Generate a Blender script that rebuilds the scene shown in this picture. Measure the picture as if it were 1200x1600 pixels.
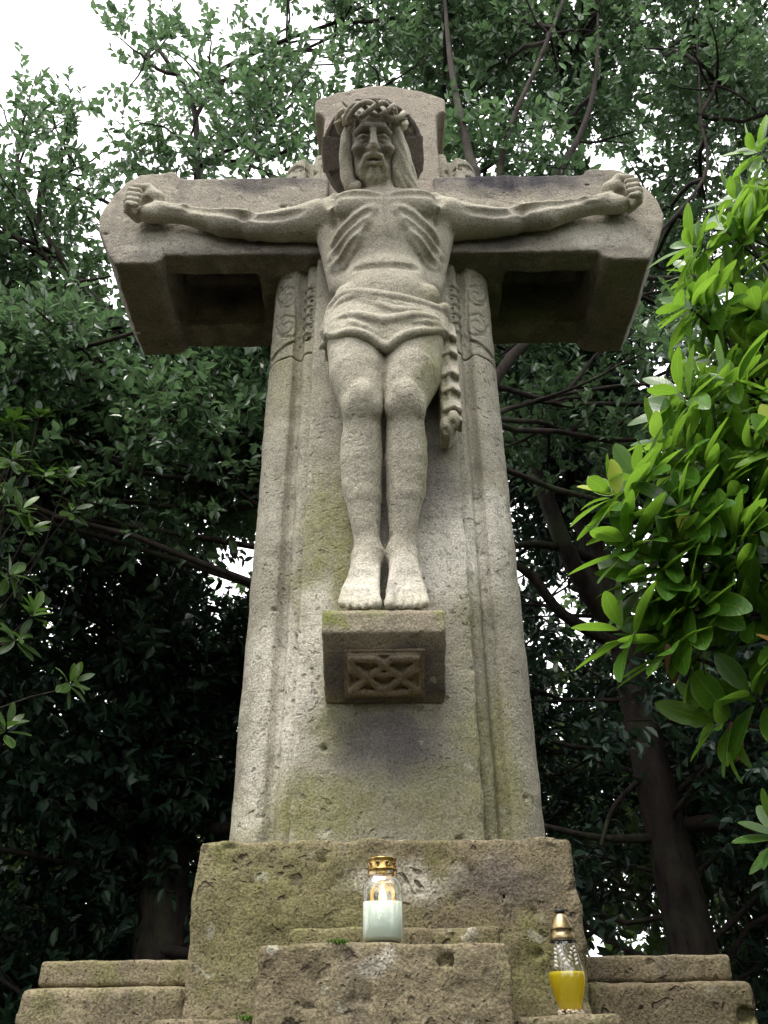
import bpy, math, random
import numpy as np
from mathutils import Vector, Matrix
for o in list(bpy.data.objects): bpy.data.objects.remove(o)
S = bpy.context.scene
R = math.radians
# ------------------------------------------------------------------ camera, sky, sun, exposure
cd = bpy.data.cameras.new('camera'); cam = bpy.data.objects.new('camera', cd); S.collection.objects.link(cam)
cd.sensor_fit = 'VERTICAL'; cd.sensor_height = 24.0; cd.lens = 24.0*1350/1600
cd.clip_start = 0.02; cd.clip_end = 500
cam.matrix_world = Matrix.Rotation(R(90+33), 4, 'X') @ Matrix.Rotation(R(-0.55), 4, 'Z')
S.camera = cam
W = bpy.data.worlds.new('World'); S.world = W; W.use_nodes = True
wn = W.node_tree; wn.nodes.clear()
SUN_EL, SUN_AZ = 69.0, -150.0            # azimuth measured from +Y towards +X: behind the camera, to the left
sky = wn.nodes.new('ShaderNodeTexSky'); sky.sky_type = 'NISHITA'; sky.sun_disc = False
sky.sun_elevation = R(SUN_EL); sky.sun_rotation = R(SUN_AZ)
tc = wn.nodes.new('ShaderNodeTexCoord')
cl = wn.nodes.new('ShaderNodeTexNoise'); cl.inputs['Scale'].default_value = 1.6; cl.inputs['Detail'].default_value = 5
wn.links.new(tc.outputs['Generated'], cl.inputs['Vector'])
cr = wn.nodes.new('ShaderNodeMapRange'); cr.inputs[1].default_value = .3; cr.inputs[2].default_value = .7; cr.inputs[3].default_value = .86; cr.inputs[4].default_value = 1.0
wn.links.new(cl.outputs[0], cr.inputs[0])
mx = wn.nodes.new('ShaderNodeMix'); mx.data_type = 'RGBA'
wn.links.new(cr.outputs[0], mx.inputs[0]); wn.links.new(sky.outputs[0], mx.inputs[6])
mx.inputs[7].default_value = (15.2, 15.0, 15.4, 1)     # closed bright cloud layer
bg = wn.nodes.new('ShaderNodeBackground'); bg.inputs[1].default_value = 0.1
wn.links.new(mx.outputs[2], bg.inputs[0])
wo = wn.nodes.new('ShaderNodeOutputWorld'); wn.links.new(bg.outputs[0], wo.inputs[0])
sl = bpy.data.lights.new('sun', 'SUN'); sl.energy = 1.5; sl.angle = R(24); sl.color = (1, .95, .86)
so = bpy.data.objects.new('sun', sl); S.collection.objects.link(so); so.location = (-1, -3, 9)
d = Vector((math.sin(R(SUN_AZ))*math.cos(R(SUN_EL)), math.cos(R(SUN_AZ))*math.cos(R(SUN_EL)), math.sin(R(SUN_EL))))
so.rotation_euler = d.to_track_quat('Z', 'Y').to_euler()
S.view_settings.view_transform = 'Standard'; S.view_settings.look = 'None'
S.view_settings.exposure = 1.3; S.view_settings.gamma = 1; S.view_settings.use_curve_mapping = False
S.cycles.use_denoising = True
S.cycles.max_bounces = 10; S.cycles.transparent_max_bounces = 8
S.cycles.caustics_reflective = False; S.cycles.caustics_refractive = False

COL = S.collection
rng = np.random.default_rng(7)
GZ = -0.95                                # ground level (camera height 0.95 m)
# ------------------------------------------------------------------ object helpers
def wloc(o):
    v = Vector((0, 0, 0))
    while o is not None: v = v + o.location; o = o.parent
    return v
def mesh_np(name, V, faces, smooth=True, uv=None):
    """faces: (n,3|4) int array, or list of such arrays"""
    me = bpy.data.meshes.new(name)
    if not isinstance(faces, list): faces = [faces]
    faces = [f for f in faces if len(f)]
    V = np.asarray(V, np.float32)
    me.vertices.add(len(V)); me.vertices.foreach_set('co', V.ravel())
    nl = sum(f.size for f in faces); nf = sum(len(f) for f in faces)
    me.loops.add(nl); me.polygons.add(nf)
    li = np.concatenate([f.ravel() for f in faces]).astype(np.int32)
    tot = np.concatenate([np.full(len(f), f.shape[1]) for f in faces])
    st = np.concatenate([[0], np.cumsum(tot)[:-1]]).astype(np.int32)
    me.loops.foreach_set('vertex_index', li); me.polygons.foreach_set('loop_start', st)
    me.update(calc_edges=True); me.validate()
    if uv is not None: me.uv_layers.new(name='UVMap').data.foreach_set('uv', np.asarray(uv, np.float32)[li].ravel())
    me.polygons.foreach_set('use_smooth', np.full(len(me.polygons), smooth, bool))
    return me
def link(name, me, mat, parent=None, **props):
    o = bpy.data.objects.new(name, me); COL.objects.link(o)
    if mat is not None and (not me.materials): me.materials.append(mat)
    if parent is not None: o.parent = parent
    for k, v in props.items(): o[k] = v
    return o
def obj(name, V, faces, mat, parent=None, smooth=True, uv=None, **props):
    """V in world metres; moved into the frame of the parent"""
    V = np.asarray(V, np.float64)
    if parent is not None: V = V - np.array(wloc(parent))
    return link(name, mesh_np(name, V, faces, smooth, uv), mat, parent, **props)
def thing(name, label, cat, loc, group=None):
    o = bpy.data.objects.new(name, None); COL.objects.link(o); o.location = loc; o.empty_display_size = .1
    o['label'] = label; o['category'] = cat
    if group: o['group'] = group
    return o
# ------------------------------------------------------------------ numpy noise
_perm = np.random.default_rng(3).random((64, 64, 64)).astype(np.float32)
def vnoise(P):
    i = np.floor(P).astype(np.int64); f = (P-i).astype(np.float32); f = f*f*(3-2*f)
    a = i & 63; b = (i+1) & 63
    g = lambda x, y, z: _perm[x, y, z]
    x0, y0, z0 = a[:, 0], a[:, 1], a[:, 2]; x1, y1, z1 = b[:, 0], b[:, 1], b[:, 2]
    fx, fy, fz = f[:, 0], f[:, 1], f[:, 2]
    l = lambda p, q, t: p+(q-p)*t
    return l(l(l(g(x0,y0,z0), g(x1,y0,z0), fx), l(g(x0,y1,z0), g(x1,y1,z0), fx), fy),
             l(l(g(x0,y0,z1), g(x1,y0,z1), fx), l(g(x0,y1,z1), g(x1,y1,z1), fx), fy), fz)*2-1
def fbm(P, oct=3):
    s = 0; a = 1
    for _ in range(oct): s = s+a*vnoise(P); P = P*2.03+7.1; a *= .5
    return s
# ------------------------------------------------------------------ signed distance sculpting
def smin(a, b, k):
    h = np.maximum(k-np.abs(a-b), 0)/k
    return np.minimum(a, b)-h*h*k*.25
class Grid:
    def __init__(s, lo, hi, h):
        s.h = h; s.lo = np.array(lo, float); n = np.ceil((np.array(hi)-s.lo)/h).astype(int)+1
        s.ax = [s.lo[i]+h*np.arange(n[i]) for i in range(3)]
        s.F = np.full(n, .12, np.float32)
    def sub(s, lo, hi):
        sl = []
        for i in range(3):
            a = max(0, int((lo[i]-s.lo[i])/s.h)); b = min(len(s.ax[i]), int((hi[i]-s.lo[i])/s.h)+2)
            if a >= b: return None
            sl.append(slice(a, b))
        X, Y, Z = (s.ax[i][sl[i]].astype(np.float32).reshape([-1 if j == i else 1 for j in range(3)]) for i in range(3))
        return tuple(sl), X, Y, Z
    def put(s, lo, hi, k, fn, op='+'):
        m = k+3*s.h
        q = s.sub(np.array(lo)-m, np.array(hi)+m)
        if q is None: return
        sl, X, Y, Z = q; D = fn(X, Y, Z).astype(np.float32); F = s.F[sl]
        if op == '+': s.F[sl] = smin(F, D, k) if k > 0 else np.minimum(F, D)
        else: s.F[sl] = -smin(-F, D, k) if k > 0 else np.maximum(F, -D)
    def cap(s, a, b, ra, rb=None, k=.02, op='+'):
        rb = ra if rb is None else rb; a = np.array(a, float); b = np.array(b, float); d = b-a; L = float(d@d)+1e-9
        def fn(X, Y, Z):
            t = np.clip(((X-a[0])*d[0]+(Y-a[1])*d[1]+(Z-a[2])*d[2])/L, 0, 1)
            return np.sqrt((X-a[0]-t*d[0])**2+(Y-a[1]-t*d[1])**2+(Z-a[2]-t*d[2])**2)-(ra+(rb-ra)*t)
        r = max(ra, rb); s.put(np.minimum(a, b)-r, np.maximum(a, b)+r, k, fn, op)
    def tube(s, pts, r, k=.015, op='+'):
        n = len(pts); r = [r]*n if np.isscalar(r) else r
        for i in range(n-1): s.cap(pts[i], pts[i+1], r[i], r[i+1], k, op)
    def ell(s, c, r, k=.02, op='+', rot=None):
        c = np.array(c, float); r = np.array(r, float)
        Mx = np.eye(3) if rot is None else np.array(rot)
        def fn(X, Y, Z):
            x, y, z = X-c[0], Y-c[1], Z-c[2]
            u = [Mx[0, i]*x+Mx[1, i]*y+Mx[2, i]*z for i in range(3)]
            k0 = np.sqrt(sum((u[i]/r[i])**2 for i in range(3))); k1 = np.sqrt(sum((u[i]/r[i]**2)**2 for i in range(3)))
            return np.where(k0 < 1e-3, -min(r), k0*(k0-1)/np.maximum(k1, 1e-6))
        m = max(r) if rot is not None else r
        s.put(c-m, c+m, k, fn, op)
    def box(s, lo, hi, rad=.005, k=0, op='+'):
        c = (np.array(lo)+np.array(hi))/2; b = (np.array(hi)-np.array(lo))/2-rad
        def fn(X, Y, Z):
            q = [np.abs(X-c[0])-b[0], np.abs(Y-c[1])-b[1], np.abs(Z-c[2])-b[2]]
            return np.sqrt(sum(np.maximum(v, 0)**2 for v in q))+np.minimum(np.maximum(q[0], np.maximum(q[1], q[2])), 0)-rad
        s.put(lo, hi, k, fn, op)
    def extrude(s, poly, axis, lo, hi, rad=.006, k=0, op='+'):
        """polygon in the two other axes, extruded along axis between lo and hi"""
        poly = np.array(poly, float); oth = [i for i in range(3) if i != axis]
        L = [0]*3; H = [0]*3
        for j, i in enumerate(oth): L[i] = poly[:, j].min(); H[i] = poly[:, j].max()
        L[axis] = lo; H[axis] = hi
        def fn(X, Y, Z):
            A = [X, Y, Z]; a, b = A[oth[0]], A[oth[1]]
            d2 = poly_sdf(poly, *np.broadcast_arrays(a, b))+rad
            w = np.abs(A[axis]-(lo+hi)/2)-(hi-lo)/2+rad
            return np.sqrt(np.maximum(d2, 0)**2+np.maximum(w, 0)**2)+np.minimum(np.maximum(d2, w), 0)-rad
        s.put(L, H, k, fn, op)
    def near(s, w):
        idx = np.nonzero(np.abs(s.F) < w); P = np.stack([s.ax[i][idx[i]] for i in range(3)], 1)
        return idx, P
    def rough(s, amp, scale, oct=3, seed=0, pits=0, pit_r=(.004, .012)):
        """uneven tooled and weathered surface, with knocked-out pits"""
        idx, P = s.near(amp*2.5+2.5*s.h)
        s.F[idx] += (amp*fbm(P*scale+seed*13.7, oct)).astype(np.float32)
        if pits:
            g = np.random.default_rng(seed+5); C = P[g.integers(0, len(P), pits)]
            for c in C:
                r = g.uniform(*pit_r)*np.array([g.uniform(.8, 1.9), g.uniform(.7, 1), g.uniform(.6, 1.1)])
                s.ell(c, r, .004, '-')
    def surfY(s, x, z):
        """depth of the frontmost surface at (x, z)"""
        i = int(round((x-s.lo[0])/s.h)); k = int(round((z-s.lo[2])/s.h))
        col = s.F[min(max(i, 0), s.F.shape[0]-1), :, min(max(k, 0), s.F.shape[2]-1)]
        w = np.nonzero(col < 0)[0]
        if not len(w): return None
        j = w[0]
        if j == 0: return s.ax[1][0]
        return s.ax[1][j-1]+s.h*col[j-1]/(col[j-1]-col[j])
    def mesh(s, smooth_iter=1):
        F = s.F; B = F < 0; n = np.array(F.shape)
        c = np.zeros(n-1, np.int8)
        for dx in (0, 1):
            for dy in (0, 1):
                for dz in (0, 1): c += B[dx:n[0]-1+dx, dy:n[1]-1+dy, dz:n[2]-1+dz]
        act = (c > 0) & (c < 8); I = np.stack(np.nonzero(act), 1)
        idm = np.full(n-1, -1, np.int32); idm[act] = np.arange(len(I))
        off = np.array([[a, b, d] for a in (0, 1) for b in (0, 1) for d in (0, 1)])
        val = np.stack([F[I[:, 0]+o[0], I[:, 1]+o[1], I[:, 2]+o[2]] for o in off], 1)
        acc = np.zeros((len(I), 3)); cnt = np.zeros(len(I))
        for a in range(8):
            for b in range(a+1, 8):
                if np.abs(off[a]-off[b]).sum() != 1: continue
                va, vb = val[:, a], val[:, b]; m = (va < 0) != (vb < 0)
                t = np.where(m, va/np.where(m, va-vb, 1), 0)
                acc += np.where(m[:, None], off[a]+t[:, None]*(off[b]-off[a]), 0); cnt += m
        V = s.lo+s.h*(I+acc/np.maximum(cnt, 1)[:, None])
        Q = []
        for ax in range(3):
            sl0 = [slice(None)]*3; sl1 = [slice(None)]*3; sl0[ax] = slice(0, -1); sl1[ax] = slice(1, None)
            a, b = B[tuple(sl0)], B[tuple(sl1)]
            E = np.stack(np.nonzero(a != b), 1); u, w = [(1, 2), (2, 0), (0, 1)][ax]
            ok = (E[:, u] > 0) & (E[:, w] > 0) & (E[:, u] < n[u]-1) & (E[:, w] < n[w]-1); E = E[ok]
            def cell(du, dw):
                C = E.copy(); C[:, u] -= du; C[:, w] -= dw
                return idm[C[:, 0], C[:, 1], C[:, 2]]
            q = np.stack([cell(1, 1), cell(0, 1), cell(0, 0), cell(1, 0)], 1)
            inside = a[E[:, 0], E[:, 1], E[:, 2]]
            q[~inside] = q[~inside][:, ::-1]; Q.append(q)
        Q = np.concatenate(Q)
        for _ in range(smooth_iter):
            sm = np.zeros_like(V); ct = np.zeros(len(V))
            for j in range(4):
                np.add.at(sm, Q[:, j], V[Q[:, (j+1) % 4]]); np.add.at(ct, Q[:, j], 1)
            V = np.where(ct[:, None] > 0, V*.5+.5*sm/np.maximum(ct, 1)[:, None], V)
        return V, Q
def poly_sdf(P, x, y):
    d = np.full(x.shape, 1e9); sgn = np.ones(x.shape); N = len(P)
    for i in range(N):
        a, b = P[i], P[i-1]; e = b-a; wx, wy = x-a[0], y-a[1]
        t = np.clip((wx*e[0]+wy*e[1])/(e@e+1e-12), 0, 1)
        d = np.minimum(d, (wx-e[0]*t)**2+(wy-e[1]*t)**2)
        c1 = y >= a[1]; c2 = y < b[1]; c3 = e[0]*wy > e[1]*wx
        f = (c1 & c2 & c3) | (~c1 & ~c2 & ~c3); sgn = np.where(f, -sgn, sgn)
    return sgn*np.sqrt(d)
def arc(cx, cy, r, a0, a1, n=8, ry=None):
    ry = r if ry is None else ry
    return [(cx+r*math.cos(R(a0+(a1-a0)*i/n)), cy+ry*math.sin(R(a0+(a1-a0)*i/n))) for i in range(n+1)]
# ------------------------------------------------------------------ node materials
class NT:
    def __init__(s, name):
        s.m = bpy.data.materials.new(name); s.m.use_nodes = True; s.t = s.m.node_tree; s.t.nodes.clear()
        s.out = s.t.nodes.new('ShaderNodeOutputMaterial')
    def n(s, typ, ins=None, **at):
        nd = s.t.nodes.new('ShaderNode'+typ)
        for k, v in at.items(): setattr(nd, k, v)
        for k, v in (ins or {}).items(): s.set(nd.inputs[k], v)
        return nd
    def set(s, sock, v):
        if isinstance(v, bpy.types.NodeSocket): s.t.links.new(v, sock)
        elif isinstance(v, bpy.types.Node): s.t.links.new(v.outputs[0], sock)
        else:
            if hasattr(sock.default_value, '__len__') and len(sock.default_value) == 4 and len(v) == 3: v = (*v, 1)
            sock.default_value = v
    def math(s, op, a, b=0.0, c=0.0, clamp=False):
        nd = s.n('Math', operation=op, use_clamp=clamp); s.set(nd.inputs[0], a); s.set(nd.inputs[1], b)
        if len(nd.inputs) > 2: s.set(nd.inputs[2], c)
        return nd.outputs[0]
    def mix(s, f, a, b, mode='MIX'):
        nd = s.n('Mix', data_type='RGBA', blend_type=mode); s.set(nd.inputs[0], f); s.set(nd.inputs[6], a); s.set(nd.inputs[7], b)
        return nd.outputs[2]
    def noise(s, vec, scale, detail=4, rough=.55, dist=0):
        nd = s.n('TexNoise', {'Vector': vec, 'Scale': scale, 'Detail': detail, 'Roughness': rough, 'Distortion': dist})
        return nd.outputs[0]
    def ramp(s, v, a, b, c=0., d=1.):
        nd = s.n('MapRange', {0: v, 1: a, 2: b, 3: c, 4: d}); nd.clamp = True; return nd.outputs[0]
    def bsdf(s, **ins):
        nd = s.n('BsdfPrincipled')
        for k, v in ins.items(): s.set(nd.inputs[k.replace('_', ' ')], v)
        return nd
    def done(s, shader):
        s.t.links.new(shader.outputs[0] if isinstance(shader, bpy.types.Node) else shader, s.out.inputs[0]); return s.m

def stone(name, light=(.36, .342, .272), dark=(.24, .222, .172), green=(.19, .19, .07), green_amt=.2, grain=1.0, pit=.4, pit_scale=34,
          gspots=(), pspots=(), dspots=(), mossy_bottom=None, pale=(.56, .53, .45), soot_and_shade=(.085, .075, .085)):
    t = NT(name); pos = t.n('NewGeometry').outputs['Position']
    warp = t.n('TexNoise', {'Vector': pos, 'Scale': 9., 'Detail': 4.}).outputs[1]
    wp = t.n('VectorMath', {0: warp, 1: (-.5, -.5, -.5)}, operation='ADD').outputs[0]
    wp = t.n('VectorMath', {0: wp}, operation='SCALE'); wp.inputs[3].default_value = .16
    p2 = t.n('VectorMath', {0: pos, 1: wp.outputs[0]}, operation='ADD').outputs[0]
    big = t.noise(pos, 3.2, 5, .6); med = t.noise(pos, 24, 6, .65); fine = t.noise(pos, 190, 3, .6); mid2 = t.noise(pos, 75, 3, .6)
    col = t.mix(t.ramp(big, .35, .65), dark, light)
    col = t.mix(t.ramp(med, .35, .7), t.mix(.5, col, dark), col)
    def spots(L):
        acc = 0.0
        for (x, y, z, rx, rz, a) in L:
            df = t.n('VectorMath', {0: p2, 1: (x, y, z)}, operation='SUBTRACT').outputs[0]
            sc = t.n('VectorMath', {0: df, 1: (1/rx, 1/max(rx, rz), 1/rz)}, operation='MULTIPLY').outputs[0]
            ln = t.n('VectorMath', {0: sc}, operation='LENGTH').outputs[1]
            acc = t.math('MAXIMUM', acc, t.ramp(ln, 1.0, .45, 0., a))
        return acc
    streak = t.n('Mapping', {'Vector': pos, 'Scale': (14., 14., 1.6)}).outputs[0]
    stk = t.noise(streak, 1.0, 5, .6)
    gm = t.math('MULTIPLY', t.ramp(t.noise(pos, 5.5, 6, .7), .5, .72), green_amt)
    if gspots: gm = t.math('MAXIMUM', gm, t.math('MULTIPLY', spots(gspots), t.ramp(med, .3, .62, .35, 1.)))
    col = t.mix(gm, col, green)
    if pspots: col = t.mix(t.math('MULTIPLY', spots(pspots), t.ramp(t.noise(pos, 38, 6, .75), .36, .46, .15, 1.)), col, pale)
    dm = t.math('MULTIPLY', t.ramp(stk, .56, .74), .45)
    if dspots: dm = t.math('MAXIMUM', dm, t.math('MULTIPLY', spots(dspots), t.ramp(stk, .3, .55, .7, 1.)))  # dark spots hold soot, and on some parts painted shade
    col = t.mix(dm, col, soot_and_shade)
    lv = t.n('TexVoronoi', {'Vector': p2, 'Scale': 13., 'Randomness': 1.}).outputs['Distance']
    lm = t.math('MULTIPLY', t.ramp(t.math('ADD', lv, t.math('MULTIPLY', t.noise(pos, 60, 4, .7), .25)), .30, .26), t.ramp(t.noise(pos, 4.1, 3), .45, .56))
    col = t.mix(t.math('MULTIPLY', lm, .5), col, (.40, .40, .32))
    lv2 = t.n('TexVoronoi', {'Vector': p2, 'Scale': 21., 'Randomness': 1.}).outputs['Distance']
    lm2 = t.math('MULTIPLY', t.ramp(t.math('ADD', lv2, t.math('MULTIPLY', t.noise(pos, 80, 4, .7), .3)), .31, .26), t.ramp(t.noise(pos, 3.3, 3, .6), .50, .60))
    col = t.mix(t.math('MULTIPLY', lm2, .6), col, (.10, .085, .06))
    sp = t.ramp(fine, .3, .72, 1-.42*grain, 1+.38*grain)
    col = t.mix(1.0, col, t.n('CombineColor', {0: sp, 1: sp, 2: sp}).outputs[0], 'MULTIPLY')
    vo = t.n('TexVoronoi', {'Vector': p2, 'Scale': float(pit_scale), 'Randomness': 1.}).outputs['Distance']
    vo2 = t.n('TexVoronoi', {'Vector': p2, 'Scale': pit_scale*2.7, 'Randomness': 1.}).outputs['Distance']
    where = t.ramp(t.noise(pos, 7, 4, .6), .42, .66)
    pitm = t.math('MAXIMUM', t.math('MULTIPLY', t.ramp(vo, .30, .16), where), t.math('MULTIPLY', t.ramp(vo2, .26, .12), t.ramp(mid2, .5, .62)))
    col = t.mix(t.math('MULTIPLY', pitm, min(1., pit*1.1)), col, (.075, .06, .045))
    h = t.math('ADD', t.math('MULTIPLY', fine, .55*grain), t.math('MULTIPLY', med, 1.1))
    h = t.math('ADD', h, t.math('MULTIPLY', mid2, .7))
    h = t.math('SUBTRACT', h, t.math('MULTIPLY', pitm, 2.2*pit))
    bp = t.n('Bump', {'Strength': .75, 'Distance': .0055, 'Height': h})
    return t.done(t.bsdf(Base_Color=col, Roughness=.92, Specular_IOR_Level=.2, Normal=bp.outputs[0]))
#STONE_MATS
M_shaft = stone('weathered_sandstone',
    gspots=[(-.14, 2, 1.15, .13, .42, .85), (-.2, 2, .5, .28, .12, .8), (.12, 2, .52, .2, .14, .55), (.25, 2.05, .6, .1, .3, .75), (-.1, 2, .72, .12, .14, .7), (-.3, 2.1, 1.9, .1, .3, .4), (.22, 2, 1.0, .06, .2, .5)],
    pspots=[(.17, 2, 1.17, .19, .20, 1.), (.29, 2.06, 1.30, .12, .13, .9), (-.26, 2.05, .78, .12, .30, .8), (-.17, 2, .93, .07, .2, .8), (.28, 2.1, 1.25, .1, .12, .7), (-.30, 2.1, .55, .08, .14, .6)],
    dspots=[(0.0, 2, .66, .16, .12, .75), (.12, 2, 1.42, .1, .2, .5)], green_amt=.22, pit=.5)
M_arm = stone('sandstone_of_crossarm', soot_and_shade=(.038, .034, .042), light=(.35, .32, .255), dark=(.24, .215, .175), green_amt=.15, pit=.45, pit_scale=30,
    dspots=[(.48, 2, 2.74, .40, .13, 1.), (-.4, 2, 2.73, .26, .08, .75), (.38, 2, 2.40, .24, .07, .7), (-.40, 2, 2.385, .26, .05, .65), (.3, 2, 2.4, .2, .1, .5), (-.3, 2, 2.38, .24, .07, .6), (.58, 2.19, 2.5, .24, .13, 1.), (-.58, 2.19, 2.5, .24, .13, 1.), (0, 2.3, 2.33, 1.2, .03, .5)],  # coffer and underside spots deepen the soot with painted shade
    pspots=[(.75, 2, 2.42, .2, .1, .6), (-.75, 2, 2.42, .22, .1, .5)])
M_head = stone('sandstone_of_cross_head', light=(.33, .295, .235), dark=(.24, .208, .168), green_amt=.08, pit=.3)
M_halo = stone('shaded_halo_stone', light=(.215, .19, .165), dark=(.15, .13, .115), green_amt=.03, pit=.3)  # base colour darkened to carry the shade of the tilted halo
M_fig = stone('carved_stone_of_figure', light=(.45, .42, .335), dark=(.34, .312, .245), green_amt=.12, grain=.95, pit=.2, pit_scale=46,
    gspots=[(.15, 1.9, 1.68, .06, .22, .7), (.13, 1.9, 1.4, .05, .2, .6), (.17, 1.88, 2.0, .08, .06, .5), (.08, 1.85, 1.86, .08, .04, .35)],
    pspots=[(0, 1.87, 1.02, .14, .12, .7)],
    dspots=[(-.03, 1.70, 2.80, .20, .10, .75), (-.03, 1.72, 2.62, .12, .12, .6), (-.45, 1.93, 2.40, .22, .05, .35), (.47, 1.93, 2.41, .22, .05, .45)])  # face and arm spots are painted shade; the crown spot is soot
M_con = stone('mossy_console_stone', light=(.33, .285, .21), dark=(.22, .19, .14), green=(.17, .19, .05), green_amt=.3, pit=.25,
    gspots=[(-.14, 1.83, .89, .06, .05, .95), (.13, 1.83, .9, .05, .05, .7), (0, 1.84, .93, .2, .012, .5)], dspots=[(0, 1.95, .78, .25, .075, .9)])  # underside spot combines stain and painted shadow
M_panel = stone('brown_stone_of_panel', light=(.235, .19, .13), dark=(.15, .12, .085), green_amt=.15, pit=.15)
M_base = stone('pitted_tufa', light=(.265, .225, .145), dark=(.125, .10, .062), green=(.155, .165, .048), green_amt=.75, pit=1.0, pit_scale=27, grain=1.3,
    gspots=[(-.2, 1.86, .28, .3, .2, .5), (.2, 1.8, .15, .2, .1, .5)], pspots=[(.03, 1.86, .33, .14, .06, .5), (.12, 1.72, .21, .1, .03, .7), (-.03, 1.6, .16, .05, .03, .6)], dspots=[(.22, 1.86, .32, .14, .08, .5)])

def bark():
    t = NT('dark_bark'); pos = t.n('TexCoord').outputs['Object']
    st = t.n('Mapping', {'Vector': pos, 'Scale': (16., 16., 4.)}).outputs[0]
    a = t.noise(st, 1., 6, .65); b = t.noise(pos, 60, 3)
    col = t.mix(t.ramp(a, .35, .7), (.012, .010, .009), (.050, .038, .030))
    col = t.mix(t.ramp(t.noise(pos, 3, 4), .55, .7, 0, .6), col, (.06, .075, .035))
    h = t.math('ADD', a, t.math('MULTIPLY', b, .3))
    return t.done(t.bsdf(Base_Color=col, Roughness=.9, Specular_IOR_Level=.2, Normal=t.n('Bump', {'Strength': .8, 'Distance': .02, 'Height': h}).outputs[0]))
M_bark = bark()
def leafmat(name, cols, rough=.35, trans=.3, tcol=(.12, .22, .03), per_obj=False, spec=.5):
    t = NT(name)
    if per_obj: rnd = t.n('ObjectInfo').outputs['Random']
    else: rnd = t.n('Attribute', attribute_name='leaf_tone').outputs['Fac']
    cr = t.n('ValToRGB', {0: rnd}); e = cr.color_ramp.elements
    while len(e) < len(cols): e.new(.5)
    for i, c in enumerate(cols): e[i].position = i/(len(cols)-1); e[i].color = (*c, 1)
    pos = t.n('NewGeometry').outputs['Position']
    v = t.ramp(t.noise(pos, 35, 3), .3, .7, .8, 1.2)
    col = t.mix(1., cr.outputs[0], t.n('CombineColor', {0: v, 1: v, 2: v}).outputs[0], 'MULTIPLY')
    nrm = None
    if per_obj:                                    # veins, paler midrib, browned spots
        uvn = t.n('UVMap', uv_map='UVMap').outputs[0]; sx_ = t.n('SeparateXYZ', {0: uvn}); ax = t.math('ABSOLUTE', t.math('SUBTRACT', sx_.outputs[0], .5))
        rib = t.ramp(ax, .035, .0); ph = t.math('SUBTRACT', sx_.outputs[1], t.math('MULTIPLY', ax, .35))
        vein = t.ramp(t.math('ABSOLUTE', t.math('SUBTRACT', t.math('FRACT', t.math('MULTIPLY', ph, 11.)), .5)), .10, .0)
        col = t.mix(t.math('MAXIMUM', t.math('MULTIPLY', rib, .55), t.math('MULTIPLY', vein, .22)), col, (.30, .42, .10))
        edge = t.ramp(ax, .44, .5, 0, .45); col = t.mix(edge, col, (.34, .42, .08))
        col = t.mix(t.math('MULTIPLY', t.ramp(t.noise(pos, 55, 4, .7), .66, .72), .7), col, (.16, .12, .03))
        nrm = t.n('Bump', {'Strength': .5, 'Distance': .001, 'Height': t.math('SUBTRACT', t.noise(pos, 90, 3), t.math('ADD', rib, t.math('MULTIPLY', vein, .5)))}).outputs[0]
    b = t.bsdf(Base_Color=col, Roughness=rough, Specular_IOR_Level=spec)
    if nrm is not None: t.set(b.inputs['Normal'], nrm)
    tb = t.n('BsdfTranslucent', {0: t.mix(.55, col, tcol)})
    return t.done(t.n('MixShader', {0: trans, 1: b.outputs[0], 2: tb.outputs[0]}))
M_holly = leafmat('glossy_holly_leaf', [(.034, .072, .038), (.055, .105, .052), (.078, .14, .066), (.12, .19, .085)], .24, .36, (.16, .28, .11))
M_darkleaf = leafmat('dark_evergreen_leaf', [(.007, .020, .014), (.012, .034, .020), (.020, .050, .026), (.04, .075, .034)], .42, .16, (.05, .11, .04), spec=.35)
M_farleaf = leafmat('far_leaf', [(.012, .03, .014), (.03, .06, .024), (.06, .10, .03)], .45, .35, (.12, .2, .04))
M_rhodo = leafmat('rhododendron_leaf', [(.035, .11, .012), (.055, .16, .014), (.08, .21, .018), (.13, .27, .028), (.24, .38, .06)], .27, .46, (.27, .48, .04), True)
M_rhodo_shade = leafmat('shaded_rhododendron_leaf', [(.014, .04, .012), (.022, .06, .014), (.035, .085, .018), (.10, .20, .03)], .36, .28, (.10, .22, .02), True)  # leaf colours darkened to stand for shade under the canopy

# ------------------------------------------------------------------ ground
gx = np.array([[-260, -260, GZ], [260, -260, GZ], [260, 260, GZ], [-260, 260, GZ]])
t = NT('leaf_litter'); pos = t.n('TexCoord').outputs['Object']
c = t.mix(t.ramp(t.noise(pos, 1.2, 6), .35, .65), (.020, .016, .011), (.042, .033, .021))
c = t.mix(t.ramp(t.noise(pos, 25, 4), .5, .65, 0, .7), c, (.04, .055, .02))
M_ground = t.done(t.bsdf(Base_Color=c, Roughness=.95, Normal=t.n('Bump', {'Strength': .6, 'Distance': .03, 'Height': t.noise(pos, 30, 5)}).outputs[0]))
obj('ground', gx, np.array([[0, 1, 2, 3]]), M_ground, kind='structure')
# ------------------------------------------------------------------ the monument
CR = thing('stone_crucifix', 'tall weathered stone cross with carved crucified figure under a haloed bowed head', 'crucifix', (0, 2.2, GZ))
def sdf_obj(name, g, mat, parent, it=1, **props):
    V, Q = g.mesh(it); return obj(name, V, Q, mat, parent, **props)
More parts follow.
